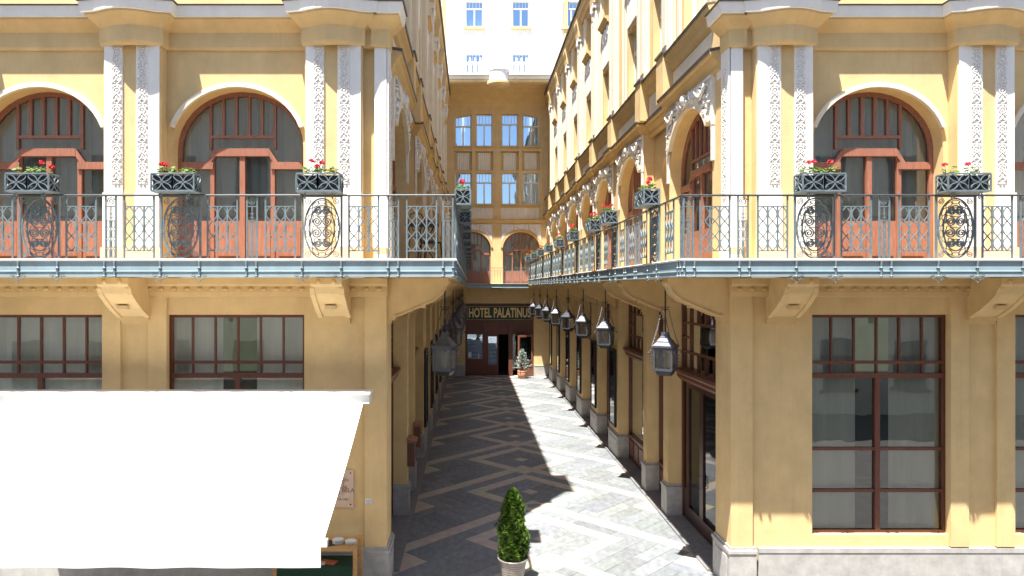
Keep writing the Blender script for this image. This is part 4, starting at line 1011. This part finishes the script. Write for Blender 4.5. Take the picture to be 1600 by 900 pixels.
# open right-hand leaf, swung out towards the passage
hinge = (px1 - 0.06, 0.02); ang = math.radians(38); LWd = 1.12
def Lf(u, d, z): return (hinge[0] - u * math.cos(ang) + d * math.sin(ang), YB + hinge[1] - u * math.sin(ang) - d * math.cos(ang), z)
ol = MB(Lf); bars(ol, [(0, 0.11, 0, 0.05, 0.03, 2.34), (LWd - 0.11, LWd, 0, 0.05, 0.03, 2.34), (0.11, LWd - 0.11, 0, 0.05, 2.22, 2.34), (0.11, LWd - 0.11, 0, 0.05, 0.03, 0.28), (0.11, LWd - 0.11, 0, 0.05, 0.52, 0.60), (0.11, LWd - 0.11, 0, 0.05, 0.84, 0.92), (0.11, LWd - 0.11, 0.012, 0.038, 0.28, 0.52)])
od = obj('open_door', ol, REDWOOD, entrance); tag(od, 'open red-brown door leaf catching the sun')
p = MB(Lf); p.quad((0.11, 0.025, 0.92), (LWd - 0.11, 0.025, 0.92), (LWd - 0.11, 0.025, 2.22), (0.11, 0.025, 2.22)); obj('pane', p, GLB, od)
kn = MB(Bf); kn.tube([(bx_(748), 0.05, 1.0), (bx_(748), 0.05, 1.25)], 0.02, 6); obj('handle', kn, ALU, entrance)
nt_ = MB(Bf); nt_.box(bx_(732), bx_(736.5), 0.165, 0.172, bz_(559), bz_(551)); tag(obj('notice', nt_, PAPERW), 'small white paper notice behind the left entrance glass', 'notice')
# cove, gutter, terrace with balustrade
yo = -2.45; cv = MB(Bf); prof = []
for i in range(11):
    t = i / 10; prof.append((yo * (1 - math.cos(t * PI / 2)) * 0.96, 15.15 + 0.72 * math.sin(t * PI / 2)))
prof += [(yo * 0.96, 15.90), (yo, 15.92), (yo, 16.02)]
prof = [(d, z) for d, z in prof] + [(yo - 0.06, 16.05), (yo - 0.06, 16.22), (yo - 0.12, 16.26), (yo - 0.12, 16.38), (0.3, 16.40), (0.3, 15.15)]
cv.prism(prof[:13] + [(yo, 16.05), (0.3, 16.05), (0.3, 15.15)], 0, C - HW - 0.25, C + HW + 0.25); obj('coved_eave', cv, YELLOW, E)
gt = MB(Bf); gt.box(C - HW - 0.2, C + HW + 0.2, yo - 0.06, 0, 16.052, 16.24); obj('eave_fascia', gt, CREAM, E)
gt = MB(Bf); gt.box(C - HW - 0.2, C + HW + 0.2, yo - 0.13, 5.0, 16.242, 16.36); obj('terrace_edge', gt, LIP, E)
bw = MB(); bw.lathe([(0.20, 15.62), (0.48, 15.70), (0.60, 15.82), (0.60, 15.92), (0.52, 15.95), (0.52, 16.45), (0.56, 16.47), (0.56, 16.52), (0.50, 16.53)], 24, C, YB + yo + 0.10); obj('bowed_centre', bw, WHITE, E)
bw = MB(); bw.lathe([(0.15, 15.58), (0.52, 15.66), (0.63, 15.76), (0.63, 15.86), (0.605, 15.88)], 24, C, YB + yo + 0.10); obj('bowed_moulding', bw, YELLOW, E)
bl = MB(Bf)
nb = 20
for k in range(nb):
    x = C - HW + 0.1 + (2 * HW - 0.2) * (k + 0.5) / nb
    if abs(x - C) < 0.62: continue
    bl.box(x - 0.10, x + 0.10, yo + 0.0, yo + 0.12, 16.36, 17.0); bl.blob((x, yo + 0.06, 17.1), 0.06, 0.06, 0.12, 6, 4)
for a, b in ((C - HW + 0.05, C - 0.62), (C + 0.62, C + HW - 0.05)): bl.box(a, b, yo - 0.01, yo + 0.13, 16.84, 16.93)
for k in range(7):
    q = PI + PI * (k + 0.5) / 7; x, y = C + 0.50 * math.cos(q), yo + 0.10 + 0.5 * math.sin(q); bl.box(x - 0.07, x + 0.07, y - 0.05, y + 0.05, 16.53, 16.95); bl.blob((x, y, 17.02), 0.05, 0.05, 0.1, 6, 4)
for sx in (-1, 1): bl.box(C + sx * 0.62 - 0.1, C + sx * 0.62 + 0.1, yo - 0.02, yo + 0.2, 16.36, 17.2); bl.blob((C + sx * 0.62, yo + 0.09, 17.35), 0.15, 0.15, 0.16, 8, 5)
obj('balustrade', bl, WHITE, E)

# ------------------------------------------------------------------ sign over the entrance
def text_mesh(body, size, m, ex=0.004, sx=1.0, bold=0.0, align='CENTER'):
    cu = bpy.data.curves.new('letters', 'FONT'); cu.body = body; cu.size = size; cu.align_x = align; cu.align_y = 'CENTER'; cu.extrude = ex; cu.offset = bold; cu.resolution_u = 3
    o = bpy.data.objects.new('letters', cu); COL.objects.link(o); bpy.context.view_layer.update()
    me = bpy.data.meshes.new_from_object(o.evaluated_get(bpy.context.evaluated_depsgraph_get())); bpy.data.objects.remove(o); bpy.data.curves.remove(cu)
    for v in me.vertices: v.co.x *= sx
    me.materials.clear(); me.materials.append(m); return me
def put_text(par, me, loc, rot=(PI / 2, 0, 0), name='lettering'):
    o = bpy.data.objects.new(name, me); o.location = loc; o.rotation_euler = rot; return link(o, par)
sx0, sx1 = bx_(729.5), bx_(832)
sg = thing('hotel_sign', 'dark green sign board with gold lettering HOTEL PALATINUS above the entrance', 'sign', ((sx0 + sx1) / 2, YB, 3.16))
m = MB(Bf); m.box(sx0, sx1, -0.06, 0.018, 3.14, 3.96); obj('board', m, SIGNG, sg)
m = MB(Bf); bars(m, [(sx0 + 0.03, sx1 - 0.03, -0.068, -0.06, 3.17, 3.185), (sx0 + 0.03, sx1 - 0.03, -0.068, -0.06, 3.915, 3.93), (sx0 + 0.03, sx0 + 0.045, -0.068, -0.06, 3.185, 3.915), (sx1 - 0.045, sx1 - 0.03, -0.068, -0.06, 3.185, 3.915)]); obj('gold_line', m, GOLD, sg)
me = text_mesh('HOTEL PALATINUS', 0.66, GOLD, 0.006, 1.0, 0.018)
wd = max(v.co.x for v in me.vertices) - min(v.co.x for v in me.vertices)
for v in me.vertices: v.co.x *= 3.5 / wd; v.co.y *= 1.12
put_text(sg, me, ((sx0 + sx1) / 2, YB - 0.068, 3.55))

# ------------------------------------------------------------------ tall pale building behind the terrace
YW = 44.0
def Pf(u, d, z): return (u, YW + d, z)
def wx_(x): return (x - 736.5) / 24.2
def wz_(y): return EYE + (449.3 - y) / 24.2
T = thing('white_building', 'tall blown-out white building with blue-reflecting windows behind the roof terrace', 'building', (C, YW + 2, 0))
Hh = []
for a, b in ((728, 754.5), (801, 826.5)):
    Hh += [(wx_(a), wx_(b), wz_(42), wz_(2)), (wx_(a), wx_(b), wz_(138), wz_(84)), (wx_(a), wx_(b), wz_(-60), wz_(-100))]
Hh += [(wx_(a) , wx_(a + 26), wz_(y0), wz_(y1)) for a in (655, 880, 930) for y0, y1 in ((42, 2), (138, 84))]
m = MB(Pf); m.holes(-12, 14, 10, 30, Hh, 0, 0.3); obj('wall', m, PALE, T)
m = MB(Pf); m.box(-12, 14, 0.9, 6, 10, 30); obj('core', m, DARK, T)
for h in Hh:
    rect_window(Pf, T, *h, 0.12, WFRAME, GLB, split=0.72, muntin=5)
    m = MB(Pf); m.box(h[0] - 0.15, h[1] + 0.15, -0.14, 0.1, h[2] - 0.18, h[2] - 0.002); obj('sill', m, YELLOW, T)
m = MB(Pf)
for x in (693, 884): m.box(wx_(x) - 0.12, wx_(x) + 0.12, -0.06, 0, 12, 30)
obj('yellow_strip', m, YELLOW, T)

# ------------------------------------------------------------------ awning, plaque, small things on the street front
ax1, ax0 = -1.69, -7.4; AY = YF - 0.48
A = thing('awning', 'big white sunlit awning spread out from the street front beside the marble plaque', 'awning', ((ax0 + ax1) / 2, YF, 3.1))
m = MB(); m.box(ax0 - 0.1, ax1 + 0.10, AY - 0.14, AY + 0.10, 3.19, 3.34); m.box(ax0 - 0.12, ax1 + 0.12, AY - 0.18, AY + 0.12, 3.34, 3.372); obj('cassette', m, ALU, A)
for x in (ax0 + 0.5, -4.6, ax1 - 0.25):
    m = MB(); m.box(x, x + 0.06, AY + 0.1, YF + 0.06, 3.22, 3.30); obj('wall_bracket', m, ALU, A)
m = MB(); n = 14; k2 = 20
def aw_p(i, j):
    t = i / n; x = ax0 + (ax1 - ax0) * j / k2; return (x, AY - 0.12 - 2.86 * t, 3.195 - 1.10 * t - 0.05 * math.sin(PI * t) * (0.6 + 0.4 * math.sin(j * 1.3)))
m.add([aw_p(i, j) for i in range(n + 1) for j in range(k2 + 1)], [(i * (k2 + 1) + j, i * (k2 + 1) + j + 1, (i + 1) * (k2 + 1) + j + 1, (i + 1) * (k2 + 1) + j) for i in range(n) for j in range(k2)]); obj('canopy', m, AWN, A, True)
m = MB(); m.box(ax0 - 0.04, ax1 + 0.05, AY - 3.02, AY - 2.95, 2.05, 2.13); obj('front_bar', m, ALU, A)
m = MB(); kk = 50
for j in range(kk):
    a, b = [(ax0 + (ax1 - 0.02 - ax0) * t / kk, AY - 3.03 + 0.010 * math.sin(t * 0.9), 1.82 + 0.003 * math.sin(t * 0.7)) for t in (j, j + 1)]
    m.quad((a[0], AY - 3.025, 2.10), (b[0], AY - 3.025, 2.10), b, a)
obj('valance', m, AWN, A, True)
for x in (ax0 + 0.9, ax1 - 1.2):
    m = MB(); m.tube([(x, AY - 0.05, 3.19), (x + 0.5, AY - 1.5, 2.5), (x, AY - 2.96, 2.06)], 0.03, 6); obj('folding_arm', m, ALU, A)
fx = lambda x, Y=YF: (x - 736.5) / 1065 * Y
fz = lambda y, Y=YF: EYE + (449.3 - y) / 1065 * Y
q0, q1, qz0, qz1 = fx(492), fx(552), fz(793.5), fz(735)
Pq = thing('memorial_plaque', 'pale pink marble plaque with engraved lettering half hidden by the awning', 'plaque', ((q0 + q1) / 2, YF, qz0))
m = MB(); m.box(q0, q1, YF + 0.02, YF + 0.058, qz0, qz1); obj('slab', m, PLAQ, Pq)
m = MB()
for x in (q0 + 0.05, q1 - 0.05):
    for z in (qz0 + 0.05, qz1 - 0.05): m.blob((x, YF + 0.02, z), 0.014, 0.012, 0.014, 8, 4)
obj('screw', m, ENGR, Pq)
for txt, y, sz in (('ÉTTERMÉBEN', 751, 0.070), ('NYILJETT', 757, 0.066), ('ZENEKTS-ÁK', 761.5, 0.064), ('BARTÓK BÉLA', 767, 0.094), ('– 1920 –', 772, 0.062), ('———', 776.5, 0.05), ('AZ UTÓKOR 1981', 781, 0.052)):
    put_text(Pq, text_mesh(txt, sz, ENGR, 0.001), ((q0 + q1) / 2 + 0.03, YF + 0.0185, fz(y)))
ns = thing('house_sign', 'tiny white sign with blue lines on the corner pilaster', 'sign', (fx(575.5), YF - 0.01, fz(787)))
m = MB(); m.box(fx(571), fx(580), YF - 0.012, YF - 0.001, fz(787.5), fz(779)); obj('plate', m, PAPERW, ns)
LBL = mat('blue_print', (0.18, 0.2, 0.42), 0.6)
m = MB()
for k in range(3): m.box(fx(572), fx(579), YF - 0.014, YF - 0.0125, fz(781.6 + k * 2.2) - 0.004, fz(781.6 + k * 2.2) + 0.004)
obj('print', m, LBL, ns)
# waiters' station under the awning
tx0, tx1 = fx(430, 10.55), fx(559.5, 10.55); ty0, ty1 = 10.45, 10.98; tz = 0.99
S = thing('waiter_station', 'honey-coloured wooden serving shelf with dark green cloth under the awning', 'shelf', ((tx0 + tx1) / 2, 10.7, 0))
m = MB(); m.box(tx0, tx1 - 0.06, ty0, ty1, tz - 0.035, tz); obj('top', m, PINE, S)
for x in (tx0, tx1 - 0.06):
    for y in (ty0 - 0.02, ty1 - 0.05): m = MB(); m.box(x, x + 0.06, y, y + 0.06, 0, tz + 0.02); obj('post', m, PINE, S)
m = MB(); m.box(tx0 + 0.06, tx1 - 0.062, ty0 - 0.01, ty1 - 0.03, 0.66, 0.69); obj('shelf', m, PINE, S)
m = MB(); m.box(tx0 + 0.062, tx1 - 0.064, ty0 - 0.03, ty1 - 0.04, 0.692, 0.70); m.box(tx0 + 0.062, tx1 - 0.064, ty0 - 0.038, ty0 - 0.03, 0.35, 0.70); obj('cloth', m, CLOTHG, S)
for k, (x, n, lab) in enumerate(((527, 6, 'taller stack of white plates on the serving shelf'), (546.5, 4, 'lower stack of white plates at the post end of the serving shelf'))):
    X = fx(x, 10.6); t = thing('plate_stack', lab, 'plates', (X, 10.68, tz))
    for i in range(n):
        m = MB(); m.lathe([(0.045, tz + 0.002 + 0.011 * i), (0.055, tz + 0.004 + 0.011 * i), (0.09, tz + 0.016 + 0.011 * i), (0.088, tz + 0.019 + 0.011 * i), (0.05, tz + 0.009 + 0.011 * i)], 20, X, 10.68); obj('plate', m, CHINA, t, True)
def leaflet(name, x, y, z, w_, h_, rz, mt, lab):
    m = MB(); m.box(-w_ / 2, w_ / 2, -h_ / 2, h_ / 2, 0, 0.004); return tag(obj(name, m, mt, loc=(x, y, z), rz=rz), lab, 'leaflet')
leaflet('menu_card', fx(490, 10.6), 10.62, 0.7005, 0.28, 0.2, 0.2, PAPERO, 'red menu card lying on the dark green cloth')
leaflet('menu_card', fx(512, 10.6), 10.66, 0.705, 0.26, 0.17, -0.25, PAPERO, 'orange menu card lying askew on the green cloth')
leaflet('paper_sheet', fx(497, 10.6), 10.6, 0.7095, 0.22, 0.13, 0.05, PAPERW, 'white paper sheet lying on the menu cards')
leaflet('folder', fx(510, 10.6), 10.66, tz + 0.0005, 0.2, 0.24, 0.5, BLACK, 'black folder lying beside the plates')

# wooden menu boxes on the shaded piers
for (ya, lab) in ((15.05, 'brown wooden menu box on the first slim pier of the shaded wing'), (16.8, 'brown wooden menu box on the second slim pier of the shaded wing')):
    t = thing('menu_box', lab, 'menu box', (C - HW + 0.08, ya, 1.2)); xf = Wf(-1)
    m = MB(xf); m.box(ya - 0.2, ya + 0.2, -0.16, 0.0, 1.10, 1.62); obj('case', m, BROWN, t)
    m = MB(xf); m.prism([(0.0, 1.62), (-0.2, 1.62), (-0.2, 1.65), (0.0, 1.71)], 0, ya - 0.24, ya + 0.24); obj('lid', m, REDWOOD, t)
    m = MB(xf); m.quad((ya - 0.15, -0.163, 1.16), (ya + 0.15, -0.163, 1.16), (ya + 0.15, -0.163, 1.56), (ya - 0.15, -0.163, 1.56)); obj('pane', m, GLD, t)

# ------------------------------------------------------------------ bistro set on the shaded balcony
def bistro_chair(x, y, rz, lab):
    t = thing('balcony_chair', lab, 'chair', (x, y, ZB1 + 0.006), rz, 'chairs on the shaded balcony')
    m = MB(); m.lathe([(0.19, 0.43), (0.205, 0.44), (0.205, 0.455), (0.19, 0.465)], 18); obj('seat', m, BLACK, t, local=True)
    for sx in (-1, 1):
        m = MB(); m.tube([(sx * 0.15, -0.13, 0.44), (sx * 0.19, -0.2, 0.0)], 0.012, 6); obj('leg', m, BLACK, t, local=True)
        m = MB(); m.tube([(sx * 0.17, 0.22, 0.0), (sx * 0.16, 0.15, 0.44), (sx * 0.17, 0.22, 0.72), (sx * 0.10, 0.25, 0.86), (0, 0.255, 0.90)], 0.012, 6); obj('leg', m, BLACK, t, local=True)
    m = MB(); m.tube([(0.10 * math.cos(q), 0.225, 0.67 + 0.12 * math.sin(q)) for q in [2 * PI * i / 16 for i in range(16)]], 0.009, 5, closed=True); m.tube([(-0.16, 0.17, 0.5), (0.16, 0.17, 0.5)], 0.009, 5); m.tube([(0, 0.17, 0.5), (0, 0.25, 0.9)], 0.009, 5); obj('backrest', m, BLACK, t, local=True)
bistro_chair(C - HW + 0.55, 11.75, 0.5, 'black iron chair on the shaded balcony, at the table\'s street side')
bistro_chair(C - HW + 0.62, 13.25, PI + 0.3 - PI, 'black iron chair on the shaded balcony, beyond the round table')
t = thing('balcony_table', 'black round iron table between two chairs on the shaded balcony', 'table', (C - HW + 0.5, 12.5, ZB1 + 0.006))
m = MB(); m.lathe([(0.28, 0.70), (0.31, 0.705), (0.31, 0.73), (0.28, 0.735)], 24); obj('tabletop', m, BLACK, t, local=True)
for q in range(3):
    m = MB(); a = q * 2.094; m.tube([(0.22 * math.cos(a), 0.22 * math.sin(a), 0.70), (0.04 * math.cos(a), 0.04 * math.sin(a), 0.38), (0.26 * math.cos(a), 0.26 * math.sin(a), 0.0)], 0.012, 6); obj('leg', m, BLACK, t, local=True)

# ------------------------------------------------------------------ plants on the ground
r = random.Random(21)
TX, TY = 0.70, 11.5
t = thing('potted_thuja', 'bushy cone-shaped green thuja in a ribbed grey pot on the paving', 'potted plant', (TX, TY, 0))
m = MB(); prof = [(0.13, 0.005), (0.15, 0.01)]
for k in range(9): z = 0.05 + k * 0.042; rr = 0.152 + 0.085 * (z / 0.43); prof += [(rr, z), (rr + 0.008, z + 0.012), (rr + 0.008, z + 0.026), (rr + 0.001, z + 0.036)]
prof += [(0.242, 0.425), (0.258, 0.43), (0.258, 0.452), (0.236, 0.452), (0.22, 0.40), (0.05, 0.395)]
obj('pot', m.lathe(prof, 36, cap=False), POTM, t, True, local=True)
m = MB(); m.lathe([(0.20, 0.012), (0.27, 0.014), (0.275, 0.03), (0.26, 0.03), (0.20, 0.02)], 30); m.lathe([(0.02, 0.0), (0.2, 0.0), (0.2, 0.011), (0.02, 0.011)], 20); obj('saucer', m, TERRA, t, True, local=True)
m = MB(); m.lathe([(0.225, 0.405), (0.12, 0.415), (0.01, 0.42)], 18); obj('soil', m, SOIL, t, local=True)
m = MB(); m.tube([(0, 0, 0.4), (0.01, 0, 0.9), (0, 0.01, 1.45)], 0.025, 7, r2=0.006); obj('trunk', m, BARK, t, local=True)
cr = MB()
def prof_r(h): return 0.275 * (0.80 + 0.55 * h) * (1 - h) ** 0.62 if h > 0.12 else 0.275 * (0.62 + 1.65 * h)
for k in range(5200):
    h = r.random() ** 1.25; z = 0.43 + 1.16 * h; a = r.uniform(0, 2 * PI); lump = 1 + 0.15 * math.sin(3 * a + 9 * h) + 0.13 * math.sin(7 * a - 17 * h) + 0.08 * math.sin(11 * a + 31 * h)
    R0 = prof_r(h) * lump * (r.random() ** 0.32) * (1.16 if r.random() < 0.05 else 1.0) + 0.008
    c = Vector((R0 * math.cos(a), R0 * math.sin(a), z)); out = Vector((math.cos(a), math.sin(a), r.uniform(0.5, 1.6))).normalized()
    v = r.uniform(0.45, 1.6) * (0.8 + 0.35 * math.sin(5 * a + 13 * h)); col = (v * r.uniform(0.85, 1.35), v, v * r.uniform(0.6, 1.1))
    sd = out.cross(Vector((r.gauss(0, 1), r.gauss(0, 1), r.gauss(0, 1)))).normalized(); L = r.uniform(0.032, 0.06)
    for j in range(5):           # flat fan-shaped spray of five small scales
        q = (j - 2) * 0.42; d = (out * math.cos(q) + sd * math.sin(q)).normalized(); wv = d.cross(out.cross(sd)).normalized() * 0.0055
        b0 = c + d * L * 0.15; tip = c + d * L * (1 - 0.12 * abs(j - 2))
        cr.add([tuple(b0 - wv * 0.6), tuple(c + d * L * 0.6 - wv), tuple(tip), tuple(c + d * L * 0.6 + wv), tuple(b0 + wv * 0.6)], [(0, 1, 2, 3, 4)], col)
obj('crown', cr, THUJA, t, local=True, recalc=False)

SX, SY = bx_(816) * 0.97, 37.55
t = thing('potted_spruce', 'small silvery conifer in a terracotta pot beside the open hotel door', 'potted plant', (SX, SY, 0))
m = MB(); m.lathe([(0.17, 0.0), (0.20, 0.02), (0.25, 0.18), (0.26, 0.30), (0.245, 0.36), (0.26, 0.38), (0.26, 0.43), (0.23, 0.43), (0.21, 0.37), (0.02, 0.36)], 26, cap=False); obj('pot', m, TERRA, t, True, local=True)
m = MB(); m.tube([(0, 0, 0.34), (0.01, 0.01, 0.9), (0, 0, 1.62)], 0.022, 6, r2=0.006); obj('trunk', m, BARK, t, local=True)
cr = MB(); br = MB()
for k in range(64):
    h = (k + r.random()) / 64; z = 0.46 + 1.12 * h; a = k * 2.4 + r.uniform(-.4, .4); ln = (0.44 * (1 - h) ** 0.8 + 0.06) * r.uniform(0.7, 1.15)
    d = Vector((math.cos(a), math.sin(a), r.uniform(0.1, 0.55))).normalized(); p0 = Vector((0, 0, z)); br.tube([tuple(p0), tuple(p0 + d * ln)], 0.006, 4, r2=0.002)
    for i in range(26):
        tt = r.uniform(0.25, 1.05); c = p0 + d * ln * tt; o_ = Vector((r.gauss(0, 1), r.gauss(0, 1), r.gauss(0, 1) + 0.4)).normalized(); dd = (d * 0.6 + o_).normalized(); L = r.uniform(0.05, 0.09); wv = dd.orthogonal().normalized() * 0.014
        v = r.uniform(0.6, 1.7); cr.add([tuple(c - wv), tuple(c + wv), tuple(c + dd * L)], [(0, 1, 2)], (v, v, v * r.uniform(0.9, 1.2)))
obj('branch', br, BARK, t, local=True); obj('crown', cr, SPRUCE, t, local=True, recalc=False)

# ------------------------------------------------------------------ house across the street, behind the viewpoint (added; seen only in the panes, cuts sky fill)
O = thing('added_opposite_house', 'plain grey-beige unseen house added across the street, mirrored in the hotel windows', 'building', (0, -4, 0))
m = MB(); m.box(-34, 36, -12, -4.0, 0, 13.0); obj('wall', m, CREAM, O)
m = MB(); m.prism([(-3.5, 13.0), (-3.5, 13.3), (-8, 15.5), (-12.5, 13.3), (-12.5, 13.0)], 0, -34.5, 36.5); obj('roof', m, ROOFM, O)
wm = MB(); wm.box(-0.6, 0.6, -3.99, -3.96, 0, 1.9); wm.box(-0.75, 0.75, -3.99, -3.85, -0.12, -0.001); wme = wm.mesh('window', DARK)
for k in range(24):
    for z in (1.0, 4.6, 8.4): obj('window', wme, DARK, O, loc=(-32 + k * 2.9, 0, z))
